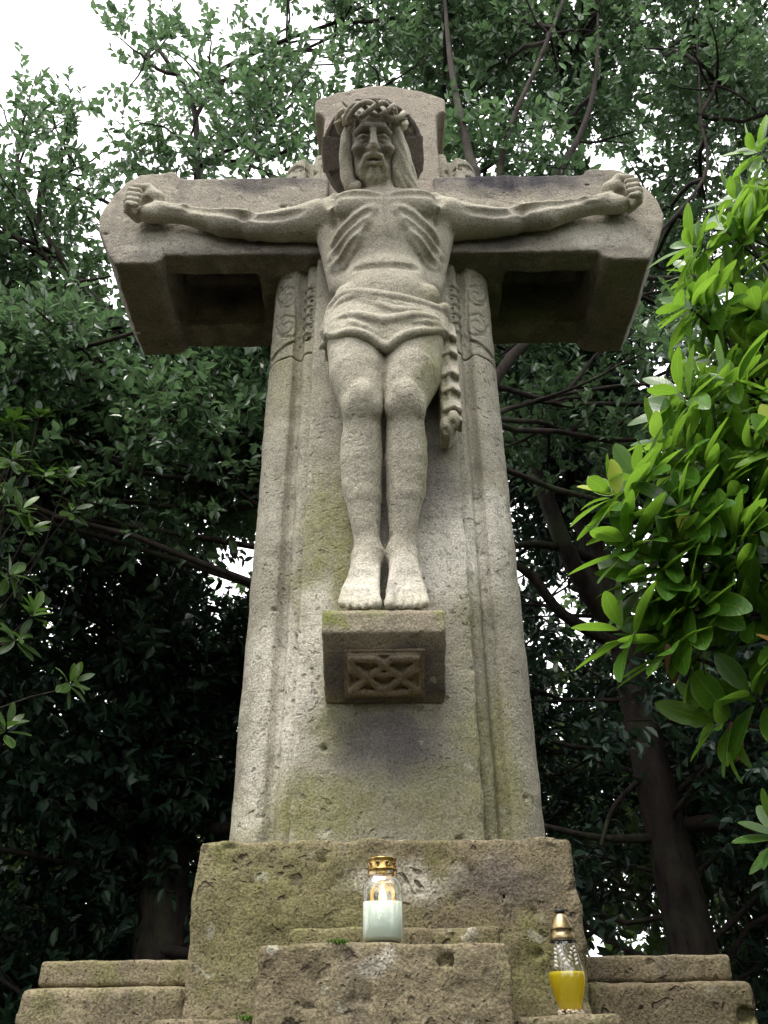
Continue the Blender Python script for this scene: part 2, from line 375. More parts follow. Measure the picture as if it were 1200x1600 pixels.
# central slab, running from plinth to flared head
half = [(.219, .30), (.219, 3.09)]+arc(.257, 3.135, .038, 180, 90, 5, .045)+[(.257, 3.18), (.259, 3.262)]
top = [(x, 3.262+.102*(1-(x/.26)**2)) for x in np.linspace(.25, 0, 9)]
pr = half+top[0:]; slab = pr+[(-x, z) for x, z in pr[::-1][1:]]
g = Grid((-.29, 1.97, .28), (.29, 2.47, 2.45), .006)
g.extrude([(-.219, .30), (.219, .30), (.219, 2.44), (-.219, 2.44)], 1, 2.0, 2.44, .005); g.rough(.0028, 16, 4, 1, 130, (.003, .007))
sdf_obj('shaft', g, M_shaft, CR)
g = Grid((-.29, 1.97, 2.42), (.29, 2.47, 3.40), .006)
g.extrude([(x, max(z, 2.443)) for x, z in slab], 1, 2.0, 2.44, .006)
g.box((.055, 1.9945, 2.98), (.155, 2.02, 3.12), .002); g.rough(.0022, 16, 4, 2, 50, (.003, .006))
g.cap((.03, 1.998, 3.125), (.16, 1.998, 3.125), .0042, k=.002, op='-'); g.cap((-.13, 1.995, 3.30), (-.12, 1.995, 3.30), .009, k=.003, op='-')
g.cap((.12, 1.998, 2.75), (.22, 1.998, 2.75), .004, k=.002, op='-')
sdf_obj('cross_head', g, M_head, CR)
# flanking tiers and rounded columns (cross-section in x, y)
def col_section(sx):
    p = [(.200, 2.034), (.240, 2.034), (.252, 2.044), (.258, 2.070), (.268, 2.074), (.280, 2.064)]
    p += [(.282+.094*math.sin(a), 2.155-.105*math.cos(a)) for a in np.linspace(0.08, math.pi/2, 9)]
    p += [(.376, 2.43), (.200, 2.43)]
    return [(sx*x, y) for x, y in p]
for sx in (-1, 1):
    xs = sorted([sx*.185, sx*.395])
    g = Grid((xs[0], 2.0, .28), (xs[1], 2.46, 2.0), .006)
    g.extrude(col_section(sx), 2, .30, 1.93, .004); g.rough(.0025, 16, 4, 4+sx, 60, (.003, .007)); sdf_obj('column', g, M_shaft, CR)
    for (z0, z1, nm) in ((1.932, 2.345, 'carved_capital'), (2.742, 2.965, 'carved_shoulder')):
        g = Grid((xs[0], 2.0, z0-.02), (xs[1], 2.46, z1+.02), .003 if z0 < 2 else .004)
        g.extrude(col_section(sx), 2, z0, z1, .003 if z0 < 2 else .012)
        S0 = [(.222, 2.034)]+col_section(1)[1:-2]
        def onc(u, z):   # u = arc position 0..1 across the column front
            s_ = np.array(S0); L = np.concatenate([[0], np.cumsum(np.linalg.norm(np.diff(s_, axis=0), axis=1))]); q = u*L[-1]
            return (sx*float(np.interp(q, L, s_[:, 0])), float(np.interp(q, L, s_[:, 1])), z)
        def inc(pts, r=.0042, op='-'): g.tube([onc(u, z) for u, z in pts], r*1.2, .003, op)
        if z0 < 2:
            inc([(.05, 1.99), (.28, 1.99)], .004)
            for j in range(6):                                       # bead row by the slab
                zz = 2.02+.042*j; g.cap(onc(.09, zz), onc(.17, zz), .010, k=.006)
                inc([(.09+.08*math.cos(a), zz+.011*math.sin(a)) for a in np.linspace(0, 4.5, 9)], .0028)
                inc([(.03, zz-.02), (.22, zz-.02)], .004)
            for (uc, zc, s_) in ((.52, 2.07, 1), (.55, 2.21, .85)):  # scrolls
                inc([(uc+s_*(.022+.010*a)*math.cos(a)*1.7, zc+s_*(.010+.0045*a)*math.sin(a)) for a in np.linspace(0, 11, 40)], .0036)
                inc([(uc+.12, zc+.05), (uc+.03, zc+.055), (uc-.12, zc+.03)], .004)
                inc([(uc-.05, zc-.05), (uc+.12, zc-.03), (uc+.22, zc+.03)], .005)
            for k_ in range(3):                                      # leaf tips sweeping down and out
                inc([(.34+.05*k_, 2.005-.008*k_), (.5+.05*k_, 1.985-.004*k_), (.70+.06*k_, 1.955+.006*k_), (.9+.03*k_, 1.94+.03*k_)], .0048)
            inc([(.3, 2.03), (.34, 1.99), (.36, 2.10), (.42, 2.25), (.4, 2.32)], .004)
            inc([(.62, 2.29), (.8, 2.25), (.93, 2.15), (.97, 2.05)], .0045); inc([(.5, 2.30), (.66, 2.32), (.85, 2.29)], .004)
        else:
            for k_ in range(4): inc([(.1+.12*k_, 2.85+.02*k_), (.2+.14*k_, 2.875+.018*k_), (.33+.15*k_, 2.87+.02*k_)], .006)
            inc([(.03, 2.80), (.4, 2.80)], .005); inc([(.3, 2.83), (.6, 2.86), (.9, 2.90)], .006)
        g.rough(.0013, 26, 3, 8+sx); sdf_obj(nm, g, M_shaft, CR)
# crossarm: one beam each side of the slab, flared round ends, coffered underside
aprof = [(.190, 2.336), (.735, 2.336)]+arc(.785, 2.336, .045, 180, 270, 5, .040)[0:]+[(.905, 2.294), (.945, 2.375), (.978, 2.45), (.99, 2.52), (.985, 2.59), (.962, 2.665), (.925, 2.735), (.885, 2.778), (.775, 2.79), (.758, 2.785), (.735, 2.757), (.70, 2.75), (.190, 2.75)]
for sx in (-1, 1):
    xs = sorted([sx*.17, sx*1.02])
    g = Grid((xs[0], 1.95, 2.25), (xs[1], 2.46, 2.83), .006)
    g.extrude([(sx*x, z) for x, z in aprof], 1, 1.98, 2.43, .007)
    cx = sorted([sx*.43, sx*.742]); g.box((cx[0], 2.075, 2.2), (cx[1], 2.315, 2.56), .02, .012, '-')
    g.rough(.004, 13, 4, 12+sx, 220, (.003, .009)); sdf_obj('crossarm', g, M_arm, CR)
# halo: tilted dish with a cross in it
g = Grid((-.24, 1.66, 2.52), (.19, 2.06, 2.88), .004)
hc = np.array([-.027, 1.862, 2.712]); ht = R(50); hn = np.array([0, -math.cos(ht), -math.sin(ht)]); hu = np.array([0, -math.sin(ht), math.cos(ht)])
def disc(r, t0, t1, rad=.004):
    def fn(X, Y, Z):
        dx, dy, dz = X-hc[0], Y-hc[1], Z-hc[2]; w = dy*hn[1]+dz*hn[2]; v = dy*hu[1]+dz*hu[2]
        a = np.sqrt(dx*dx+v*v)-r+rad; b = np.maximum(w-t1, t0-w)+rad
        return np.sqrt(np.maximum(a, 0)**2+np.maximum(b, 0)**2)+np.minimum(np.maximum(a, b), 0)-rad
    return fn
def bar(half_w, l0, l1, horiz, t0, t1):
    def fn(X, Y, Z):
        dx, dy, dz = X-hc[0], Y-hc[1], Z-hc[2]; w = dy*hn[1]+dz*hn[2]; v = dy*hu[1]+dz*hu[2]
        a, b = (dx+0*v, v+0*dx) if horiz else (v+0*dx, dx+0*v)
        wid = half_w*(.6+.55*np.abs(a)/.184)
        q = np.maximum(np.maximum(np.abs(b)-wid, np.maximum(l0-np.abs(a), np.abs(a)-l1)), np.maximum(w-t1, t0-w))
        return q
    return fn
B0, B1 = (-.24, 1.66, 2.52), (.19, 2.06, 2.88)
g.put(B0, B1, 0, disc(.180, -.045, .0)); g.put(B0, B1, .006, disc(.165, -.012, .02), '-'); g.put(B0, B1, .004, bar(.052, .0, .177, True, -.02, -.001)); g.put(B0, B1, .004, bar(.052, .0, .177, False, -.02, -.001))
g.cap((-.03, 1.93, 2.72), (-.03, 2.05, 2.72), .09, k=.02); g.rough(.002, 20, 3, 20)
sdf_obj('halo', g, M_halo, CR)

# console under the feet, with interlaced panel
cprof = [(1.832, .856), (1.830, .862), (1.830, .905), (1.836, .916), (1.86, .926), (1.998, .945), (1.998, .746), (1.99, .748), (1.95, .768), (1.90, .802), (1.86, .832), (1.842, .848)]
g = Grid((-.17, 1.80, .72), (.17, 2.02, .97), .0035)
g.extrude(cprof, 0, -.147, .141, .006)
g.cap((-.096, 1.826, .84), (-.096, 1.826, .92), .004, k=.003, op='-'); g.rough(.0022, 24, 4, 31, 30, (.002, .005))
CO = sdf_obj('console', g, M_con, CR)
# panel frame of reference on the slope
pa = np.array([0, 1.853, .838]); pb = np.array([0, 1.988, .750]); pv = (pa-pb)/np.linalg.norm(pa-pb); pu = np.array([1., 0, 0]); pn = np.cross(pu, pv)
if pn[2] > 0: pn = -pn
pc = (pa+pb)/2+np.array([-.003, 0, 0])
g = Grid((-.115, 1.84, .73), (.11, 2.0, .85), .0025)
def loc(X, Y, Z):
    dx, dy, dz = X-pc[0], Y-pc[1], Z-pc[2]
    return dx+0*dy+0*dz, dy*pv[1]+dz*pv[2]+0*dx, dy*pn[1]+dz*pn[2]+0*dx
HU, HV = .082, .055
def plate(X, Y, Z):
    u, v, w = loc(X, Y, Z); return np.maximum(np.maximum(np.abs(u)-HU-.014, np.abs(v)-HV-.012), np.abs(w+.006)-.012)
def rim(X, Y, Z):
    u, v, w = loc(X, Y, Z); e = np.maximum(np.abs(u)-HU-.004, np.abs(v)-HV-.003); return np.maximum(np.maximum(e, -e-.006), np.abs(w-.004)-.006)
def ribbon(pts, wd):
    P = np.array(pts)*[HU, HV]
    def fn(X, Y, Z):
        u, v, w = loc(X, Y, Z); d = np.full(u.shape, 9.)
        for i in range(len(P)-1):
            a, b = P[i], P[i+1]; e = b-a; t_ = np.clip(((u-a[0])*e[0]+(v-a[1])*e[1])/(e@e), 0, 1)
            d = np.minimum(d, np.sqrt((u-a[0]-t_*e[0])**2+(v-a[1]-t_*e[1])**2))
        return np.maximum(d-wd, np.abs(w-.009)-.009-.002*(1-(d/wd)**2))
    return fn
b0, b1 = (-.115, 1.84, .73), (.11, 2.0, .85)
g.put(b0, b1, 0, plate)
for pts in ([(-.92, .85), (-.25, .85), (-.1, .7), (.45, -.05), (.92, -.75)], [(.92, .85), (.25, .85), (.1, .7), (-.45, -.05), (-.92, -.75)],
            [(-.92, .85), (-.92, .55), (-.5, .0), (-.2, -.55), (0, -.68), (.2, -.55), (.5, .0), (.92, .55), (.92, .85)], [(-.92, .3), (-.5, -.1), (-.28, .2), (0, .05), (.28, .2), (.5, -.1), (.92, .3)],
            [(-.95, -.8), (-.4, -.86), (.4, -.86), (.95, -.8)]):
    g.put(b0, b1, .002, ribbon(pts, .0085))
g.put(b0, b1, .002, rim); g.rough(.0007, 60, 2, 33)
sdf_obj('knot_panel', g, M_panel, CO)
# ------------------------------------------------------------------ carved figure
H = .0036
g = Grid((-.93, 1.60, .90), (.93, 2.03, 2.83), H)
mx_ = lambda p: np.array(p, float)
# --- legs
for sx, hip, tm, kn, c1, c2, an in ((-1, (-.074, 1.91, 1.83), (-.070, 1.888, 1.69), (-.058, 1.866, 1.555), (-.060, 1.915, 1.415), (-.055, 1.932, 1.30), (-.043, 1.950, 1.145)),
                                   (1, (.090, 1.91, 1.83), (.082, 1.888, 1.69), (.062, 1.866, 1.557), (.062, 1.915, 1.415), (.056, 1.932, 1.30), (.045, 1.950, 1.145))):
    body = g; g = Grid(body.lo+H*np.array([170, 15, 0]) if sx < 0 else body.lo+H*np.array([245, 15, 0]), (.04, 2.03, 1.96) if sx < 0 else (.21, 2.03, 1.96), H)
    g.cap(hip, tm, .092, .084, .006); g.cap(tm, kn, .084, .056, .006)
    x = kn[0]
    g.ell((x+.03*sx, 1.86, 1.72), (.040, .05, .12), .03)                    # outer thigh
    g.ell((x-.018*sx, 1.85, 1.625), (.030, .033, .055), .022)               # inner thigh bulge above knee
    g.ell((x+.022*sx, 1.845, 1.64), (.026, .032, .06), .022)
    g.ell((x, 1.8235, 1.579), (.034, .025, .036), .015)                      # kneecap
    g.cap((x, 1.838, 1.55), (x, 1.858, 1.48), .022, .012, .03)
    g.ell((x-.034*sx, 1.852, 1.55), (.018, .028, .04), .02); g.ell((x+.036*sx, 1.855, 1.55), (.016, .028, .04), .02)
    g.cap((kn[0], 1.880, 1.545), c1, .052, .057, .008); g.cap(c1, c2, .057, .048, .006); g.cap(c2, an, .048, .031, .006)
    g.cap((c1[0]+.010*sx, 1.925, 1.47), (c1[0]+.006*sx, 1.935, 1.33), .050, .046, .012)
    g.ell((an[0]-.024*sx, 1.955, 1.135), (.015, .022, .022), .015); g.ell((an[0]+.026*sx, 1.955, 1.125), (.014, .022, .022), .015)   # ankle bones
    g.cap((an[0], 1.952, 1.14), (an[0]+.010*sx, 1.93, 1.05), .033, .042, .025)
    g.cap((an[0]+.006*sx, 1.965, 1.12), (an[0]+.01*sx, 1.975, .965), .032, .036, .02)
    T = [(.023, 1.842, .934), (.047, 1.840, .930), (.067, 1.844, .932), (.085, 1.850, .937), (.102, 1.858, .945)] if sx < 0 else [(.014, 1.842, .932), (.040, 1.840, .929), (.061, 1.844, .931), (.080, 1.850, .936), (.097, 1.858, .943)]
    rr = [.0165, .0125, .012, .0115, .0115]
    for j, (tx, ty, tz) in enumerate(T):
        b = mx_((tx*sx*.92+.002*sx, ty+.030, tz+.052)); a = mx_((an[0]+(j-1.6)*.010*sx, 1.935, 1.095))
        g.cap(a, b, .013, .012, .010); g.cap(b, (tx*sx, ty+.014, tz+.020), .012, rr[j]*.85, .005); g.cap((tx*sx, ty+.010, tz+.012), (tx*sx, ty+.001, tz), rr[j]*1.02, rr[j]*.95, .002)
    g.ell((an[0]+.018*sx, 1.912, .985), (.038, .034, .05), .014)
    for j in range(4):
        m_ = (mx_(T[j])+mx_(T[j+1]))/2; mxx = m_[0]*sx
        g.tube([(mxx*.93, m_[1]+.012, m_[2]+.055), (mxx*.97, m_[1]-.006, m_[2]+.026), (mxx, m_[1]-.015, m_[2]-.012)], [.003, .0055, .007], .004, '-')
    lo_ = np.round((g.lo-body.lo)/H).astype(int); sl_ = tuple(slice(lo_[i], lo_[i]+min(g.F.shape[i], body.F.shape[i]-lo_[i])) for i in range(3))
    body.F[sl_] = smin(body.F[sl_], g.F[tuple(slice(0, sl_[i].stop-sl_[i].start) for i in range(3))], .0045); g = body
# --- trunk
g.ell((.010, 1.925, 1.90), (.160, .10, .15), .05)
g.ell((.014, 1.928, 2.10), (.142, .092, .17), .05)
g.ell((.015, 1.925, 2.345), (.180, .118, .185), .04)
g.ell((.012, 1.935, 2.43), (.20, .095, .085), .04)
g.ell((.015, 1.880, 2.025), (.112, .062, .092), .02)                          # lower belly
g.ell((-.115, 1.90, 2.02), (.035, .045, .05), .025); g.ell((.148, 1.90, 2.02), (.035, .045, .05), .025)   # hip bones
for sx in (-1, 1):
    cx = .013
    g.ell((cx+.083*sx, 1.832, 2.392), (.100, .044, .060), .014)               # stretched chest muscles
    g.cap((cx+.12*sx, 1.87, 2.41), (cx+.215*sx, 1.905, 2.445), .045, .040, .03)
    g.cap((cx+.19*sx, 1.945, 2.42), (cx+.145*sx, 1.965, 2.14), .052, .040, .03)                        # flank
    g.tube([(cx+.012*sx, 1.838, 2.466), (cx+.09*sx, 1.852, 2.482), (cx+.17*sx, 1.885, 2.50), (cx+.215*sx, 1.915, 2.492)], [.011, .011, .012, .013], .018)   # collar bones
    g.cap((cx+.03*sx, 1.91, 2.50), (cx+.20*sx, 1.94, 2.475), .045, .045, .03)
def curve(p, n=9):      # smooth curve through control points (Catmull-Rom)
    p = [np.array(q_, float) for q_ in p]; p = [2*p[0]-p[1]]+p+[2*p[-1]-p[-2]]; out = []
    for i in range(1, len(p)-2):
        for t_ in np.linspace(0, 1, n, endpoint=False):
            a, b, c_, d_ = p[i-1:i+3]; out.append(.5*(2*b+(c_-a)*t_+(2*a-5*b+4*c_-d_)*t_**2+(3*b-a-3*c_+d_)*t_**3))
    out.append(p[-2]); return [tuple(v) for v in out]
def srf(pts, r, k, sink, op='+', sx=1, taper=True, cx=.013):
    P = []
    for (x_, z_) in curve(pts, 6):
        y_ = g.surfY(cx+x_*sx, z_); P.append((cx+x_*sx, (1.9 if y_ is None else y_)+sink, z_))
    P = np.array(P); P[1:-1, 1] = (P[:-2, 1]+P[1:-1, 1]+P[2:, 1])/3
    n_ = len(P); g.tube(list(P), [r*(.5+.5*math.sin(math.pi*(i+.5)/n_)) if taper else r for i in range(n_)], k, op)
for sx in (-1, 1):
    for P_ in ([(.035, 2.342), (.07, 2.325), (.115, 2.302), (.165, 2.286)], [(.055, 2.302), (.095, 2.272), (.14, 2.248), (.172, 2.238)], [(.088, 2.250), (.122, 2.222), (.165, 2.200)]): srf(P_, .0135, .026, .0095, '+', sx)
g.ell((.013, 1.750, 2.222), (.092, .068, .108), .012, '-')                   # drawn-in stomach under the arch of the ribs
for sx in (-1, 1):
    for P_ in ([(.050, 2.322), (.08, 2.306), (.12, 2.284), (.168, 2.268)], [(.070, 2.283), (.105, 2.256), (.15, 2.234), (.17, 2.228)], [(.098, 2.228), (.13, 2.202), (.163, 2.188)]): srf(P_, .005, .016, -.0030, '-', sx)
    srf([(.018, 2.402), (.07, 2.398), (.13, 2.402), (.165, 2.410)], .005, .02, -.001, '-', sx)                     # band across the chest muscle
    srf([(.225, 2.500), (.198, 2.455), (.176, 2.40), (.170, 2.35)], .010, .016, -.002, '-', sx)                   # between shoulder and chest
g.tube([(.013, 1.783, 2.45), (.013, 1.779, 2.36)], .010, .022, '-')           # breastbone furrow
srf([(-.10, 2.120), (-.05, 2.110), (0, 2.107), (.05, 2.110), (.10, 2.120)], .004, .020, -.0026, '-')
g.ell((.013, 1.818, 2.110), (.007, .012, .006), .006, '-')
g.tube([(.013, 1.815, 2.10), (.013, 1.812, 2.03)], .004, .02, '-')
g.ell((.08, 1.812, 2.335), (.022, .008, .004), .004, '-')                   # wound in the side
# --- neck
g.cap((.005, 1.925, 2.45), (-.025, 1.845, 2.60), .058, .052, .03)
for sx in (-1, 1): g.cap((.01+.02*sx, 1.85, 2.47), (-.027+.045*sx, 1.835, 2.60), .012, .013, .02)
# --- arms
AL = [(-.215, 1.930, 2.435), (-.33, 1.934, 2.432), (-.445, 1.940, 2.440), (-.54, 1.934, 2.449), (-.675, 1.928, 2.487), (-.765, 1.925, 2.497)]
AR = [(.232, 1.930, 2.435), (.345, 1.934, 2.440), (.458, 1.940, 2.457), (.568, 1.934, 2.470), (.70, 1.928, 2.508), (.785, 1.925, 2.522)]
for sx, A in ((-1, AL), (1, AR)):
    rr = [.064, .053, .042, .045, .032, .030]
    A = [(p[0], p[1]+.010, p[2]) for p in A]
    for i in range(5): g.cap(A[i], A[i+1], rr[i], rr[i+1], .006)
    A = [mx_(p) for p in A]
    g.ell(A[0]+[-.005*sx, -.012, .012], (.075, .062, .060), .03)                # shoulder
    g.ell(A[0]*.45+A[1]*.55+[0, -.020, .006], (.095, .036, .037), .02)         # biceps
    g.ell(A[1]*.6+A[2]*.4+[0, -.002, -.024], (.08, .037, .031), .02)            # triceps
    g.ell(A[2]*.35+A[3]*.65+[0, -.016, .012], (.085, .033, .031), .018); g.ell(A[2]*.4+A[3]*.6+[0, -.008, -.020], (.080, .033, .030), .018)
    g.tube([A[2]+[.01*sx, -.044, .016], A[3]+[0, -.042, .014], A[4]+[0, -.034, .010]], [.006, .006, .005], .012)
    g.cap(A[4]+[0, -.028, .010], A[5]+[-.01*sx, -.026, .006], .007, .007, .010); g.cap(A[4]+[0, -.029, -.010], A[5]+[-.01*sx, -.027, -.008], .006, .006, .010)
    al = lambda i, t_, dz: (float(A[i][0]*(1-t_)+A[i+1][0]*t_), float(A[i][2]*(1-t_)+A[i+1][2]*t_)+dz)
    srf([al(0, .5, -.012), al(1, .1, -.016), al(1, .6, -.012), al(1, .95, -.004)], .005, .022, -.0042, '-', 1, True, 0.)      # between biceps and triceps
    srf([al(1, .92, .020), al(2, .05, .004), al(2, .22, -.014)], .005, .022, -.0035, '-', 1, True, 0.)                        # bend of the elbow
    srf([al(2, .2, -.004), al(2, .7, .000), al(3, .3, .002), al(3, .9, .002)], .005, .022, -.0035, '-', 1, True, 0.)          # along the forearm
    g.ell(A[2]+[0, .0, -.040], (.020, .022, .014), .02)
    # --- nailed hand: palm to the front, fingers curled back over it
    o = A[5]
    def q(u, y, z): return o+.93*np.array([u*sx, y, z])
    g.cap(q(-.01, 0, 0), q(.04, .010, .025), .034, .040, .02)
    g.ell(q(.040, .012, .035), (.052, .030, .060), .018)
    g.ell(q(.030, -.016, -.020), (.042, .026, .030), .016)                      # heel of the hand
    g.ell(q(.028, -.016, .068), (.040, .026, .026), .014)                       # ball of the thumb
    g.ell(q(.052, -.022, .030), (.026, .018, .020), .012, '-')                  # hollow of the palm
    for j, (zf, ln, rf) in enumerate(((.052, 1.0, .0135), (.025, 1.06, .0135), (-.002, 1.0, .013), (-.027, .85, .012))):
        m = q(.078, .006, zf); p1 = q(.078+.036*ln, -.026, zf+.006); p2 = q(.078+.020*ln, -.060, zf-.002); p3 = q(.078-.012*ln, -.062, zf-.008)
        g.cap(m, p1, .0145, rf*1.08, .006); g.cap(p1, p2, rf*1.05, rf, .003); g.cap(p2, p3, rf, rf*.85, .003)
    g.cap(q(.015, -.014, .062), q(.050, -.030, .104), .022, .018, .012); g.cap(q(.050, -.030, .104), q(.094, -.046, .090), .017, .0125, .006)   # thumb
# --- head (own frame: face towards -y, then bowed)
TL = R(40); HC = np.array([-.029, 1.793, 2.668]); HS = 1.08
cT, sT = math.cos(TL), math.sin(TL)
Mr = np.array([[1, 0, 0], [0, cT, -sT], [0, sT, cT]])
Zr = np.array([[math.cos(.05), -math.sin(.05), 0], [math.sin(.05), math.cos(.05), 0], [0, 0, 1]]); Mr = Mr @ Zr
hd = lambda p: HC+HS*(Mr @ np.array(p, float))
def he(c, r, k=.015, op='+', gg=None): (gg or g).ell(hd(c), HS*np.array(r), k, op, Mr)
def hcap(a, b, ra, rb=None, k=.01, op='+', gg=None): (gg or g).cap(hd(a), hd(b), ra*HS, None if rb is None else rb*HS, k, op)
def htube(P, r, k=.01, op='+', gg=None): (gg or g).tube([hd(p) for p in P], r, k, op)
he((0, .012, .025), (.075, .096, .094)); he((0, -.035, -.045), (.062, .062, .088), .03)
he((0, -.045, -.095), (.047, .048, .040), .025); he((0, -.070, -.118), (.026, .022, .022), .02)
for sx in (-1, 1):
    htube([(.052*sx, -.070, .010), (.030*sx, -.091, .022), (.008*sx, -.096, .026)], [.010, .012, .010], .012)       # brow, drawn up in the middle
    he((.031*sx, -.103, -.006), (.024, .022, .019), .010, '-')                                                     # socket
    he((.031*sx, -.078, -.008), (.0165, .0155, .0135), .004)                                                       # eye
    htube([(.013*sx, -.089, -.006), (.031*sx, -.096, -.003), (.048*sx, -.083, -.009)], .0046, .004)                # upper lid
    htube([(.014*sx, -.088, -.013), (.031*sx, -.092, -.019), (.046*sx, -.081, -.014)], .004, .004)
    he((.045*sx, -.072, -.036), (.022, .022, .017), .016)                                                          # cheek bone
    he((.036*sx, -.088, -.070), (.016, .016, .026), .02, '-')                                                      # sunken cheek
    he((.013*sx, -.108, -.044), (.009, .011, .008), .006)                                                          # nostril wing
    he((.0075*sx, -.117, -.052), (.0045, .005, .004), .003, '-')
    htube([(.002*sx, -.112, -.060), (.020*sx, -.103, -.069), (.033*sx, -.087, -.092), (.034*sx, -.072, -.118)], [.008, .012, .012, .011], .006)   # moustache
    for j in range(4): htube([((.008+.011*j)*sx, -.090+.009*j, -.098+.007*j), ((.010+.012*j)*sx, -.088+.012*j, -.125+.006*j), ((.007+.010*j)*sx, -.074+.012*j, -.152+.013*j)], [.009, .009, .006], .005)    # beard locks
    he((.073*sx, .005, -.02), (.012, .02, .03), .01)
hcap((0, -.096, .020), (0, -.124, -.038), .0085, .0125, .010); he((0, -.122, -.041), (.0125, .012, .010), .008)
he((0, -.107, -.078), (.023, .026, .0105), .006, '-')                                                              # parted lips
htube([(-.019, -.098, -.083), (0, -.107, -.087), (.019, -.098, -.083)], .0058, .006); htube([(-.018, -.099, -.071), (0, -.108, -.067), (.018, -.099, -.071)], .005, .005)
BODY = g
# sampling of the finished surface before it is roughened
def ontop(x, z, lift=0.0, dflt=1.9):
    y = BODY.surfY(x, z); return (x, (dflt if y is None else y)-lift, z)
idx, P = g.near(.012); g.F[idx] += (.0010*fbm(P*34, 3)+.0008*fbm(P*10+3, 2)).astype(np.float32)
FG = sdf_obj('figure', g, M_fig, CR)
# --- loincloth
ztop = lambda x: np.interp(x, [-.19, -.166, -.136, -.09, -.05, .0, .06, .13, .19, .22], [1.925, 1.95, 1.992, 1.985, 1.965, 1.948, 1.938, 1.942, 1.965, 1.985])
zhem = lambda x: np.interp(x, [-.19, -.165, -.13, -.09, -.05, .0, .014, .03, .08, .13, .19, .22], [1.85, 1.835, 1.795, 1.782, 1.772, 1.752, 1.744, 1.752, 1.772, 1.802, 1.85, 1.86])
c0, c1 = (-.21, 1.74, 1.48), (.25, 2.03, 2.04)
g = Grid(c0, c1, .0032)
xi = [np.clip(np.round((g.ax[i]-BODY.lo[i])/BODY.h).astype(int), 0, BODY.F.shape[i]-1) for i in range(3)]
Bf = BODY.F[np.ix_(*xi)]
Xc, Zc = g.ax[0][:, None, None], g.ax[2][None, None, :]; Yc = g.ax[1][None, :, None]
hipf = np.sqrt(((Xc-.012)/.182)**2+((Yc-1.925)/.10)**2+((Zc-1.88)/.34)**2)
hipf = (hipf-1)*.1
base = smin(Bf.astype(np.float32), hipf.astype(np.float32), .03)
cl = np.maximum(np.maximum(base-.010, Zc-ztop(g.ax[0])[:, None, None]), zhem(g.ax[0])[:, None, None]-Zc)
g.F = np.maximum(cl, np.maximum(np.abs(Xc-.012)-.188, -(Yc-1.74))).astype(np.float32)
g.F = np.minimum(g.F, .12).astype(np.float32)
def fold(pts, r, k=.008, lift=.006, op='+'):
    P = []
    for (x, z) in pts:
        y = BODY.surfY(x, min(max(z, 1.60), 2.05)); y = 1.9 if y is None else y
        hy = 1.925-.10*math.sqrt(max(0., 1-((x-.012)/.182)**2-((z-1.88)/.34)**2)); P.append((x, min(y, hy)-lift, z))
    n = len(P); rr = [r*(.45+.55*math.sin(math.pi*(i+.35)/(n-.3))) for i in range(n)]
    g.tube(P, rr, k, op)
fold(curve([(-.168, 1.935), (-.150, 1.972), (-.110, 1.986), (-.06, 1.966), (.0, 1.946), (.07, 1.934), (.15, 1.938), (.195, 1.962)]), 0.0195, .006, 0.0098)     # rolled waistband
fold(curve([(-.16, 1.905), (-.13, 1.955), (-.09, 1.962), (-.03, 1.935), (.03, 1.912), (.09, 1.905)]), 0.0147, .006, 0.0090)
fold(curve([(-.10, 1.955), (-.03, 1.918), (.05, 1.880), (.12, 1.878), (.185, 1.905)]), 0.0159, .006, 0.0080)
fold(curve([(-.06, 1.895), (.0, 1.915), (.06, 1.905), (.10, 1.893)]), 0.0118, .006, 0.0072)
fold(curve([(-.145, 1.88), (-.09, 1.866), (-.02, 1.845), (.06, 1.846), (.13, 1.862), (.19, 1.898)]), 0.0165, .006, 0.0080)
fold(curve([(.05, 1.826), (.11, 1.832), (.16, 1.856), (.195, 1.89)]), 0.0106, .006, 0.0062)
fold(curve([(-.168, 1.85), (-.13, 1.803), (-.09, 1.789), (-.04, 1.776), (.014, 1.751), (.05, 1.768), (.10, 1.785), (.15, 1.822), (.19, 1.865)]), 0.0136, .006, 0.0072)   # hem
fold(curve([(-.10, 1.835), (-.05, 1.81), (.0, 1.785)]), .008, .01, .006)
g.tube([(-.160, 1.885, 1.945), (-.176, 1.91, 1.90), (-.182, 1.93, 1.87)], [.012, .014, .010], .008); g.tube([(-.158, 1.885, 1.85), (-.176, 1.905, 1.838), (-.188, 1.93, 1.85)], [.010, .010, .006], .008)
g.ell((.188, 1.885, 1.955), (.022, .028, .024), .01)                                  # knot at the hip
g.extrude([(.172, 1.985), (.200, 1.992), (.211, 1.82), (.221, 1.73), (.221, 1.60), (.208, 1.535), (.188, 1.508), (.166, 1.512), (.164, 1.62), (.170, 1.80)], 1, 1.915, 2.01, .010, .004)
for x0, x1 in ((.176, .173), (.191, .187)):                                     # long pleats
    g.tube([(x0, 1.905, 1.96), (x0+.002, 1.915, 1.85), (x1+.002, 1.912, 1.70), (x1, 1.914, 1.53)], [.008, .010, .011, .010], .004)
g.tube([(.1835, 1.897, 1.93), (.182, 1.903, 1.75), (.180, 1.904, 1.54)], [.003, .005, .005], .003, '-')
zs = [1.945, 1.865, 1.800, 1.715, 1.655, 1.585, 1.548]
saw = [(1.95, zs[0])]
for i in range(len(zs)-1): saw += [(1.917, zs[i]), (1.912, zs[i]-.25*(zs[i]-zs[i+1])), (1.890+.003*(i % 2), zs[i+1]+.004), (1.896, zs[i+1]-.002)]
saw += [(1.95, zs[-1])]; saw = np.array(saw)
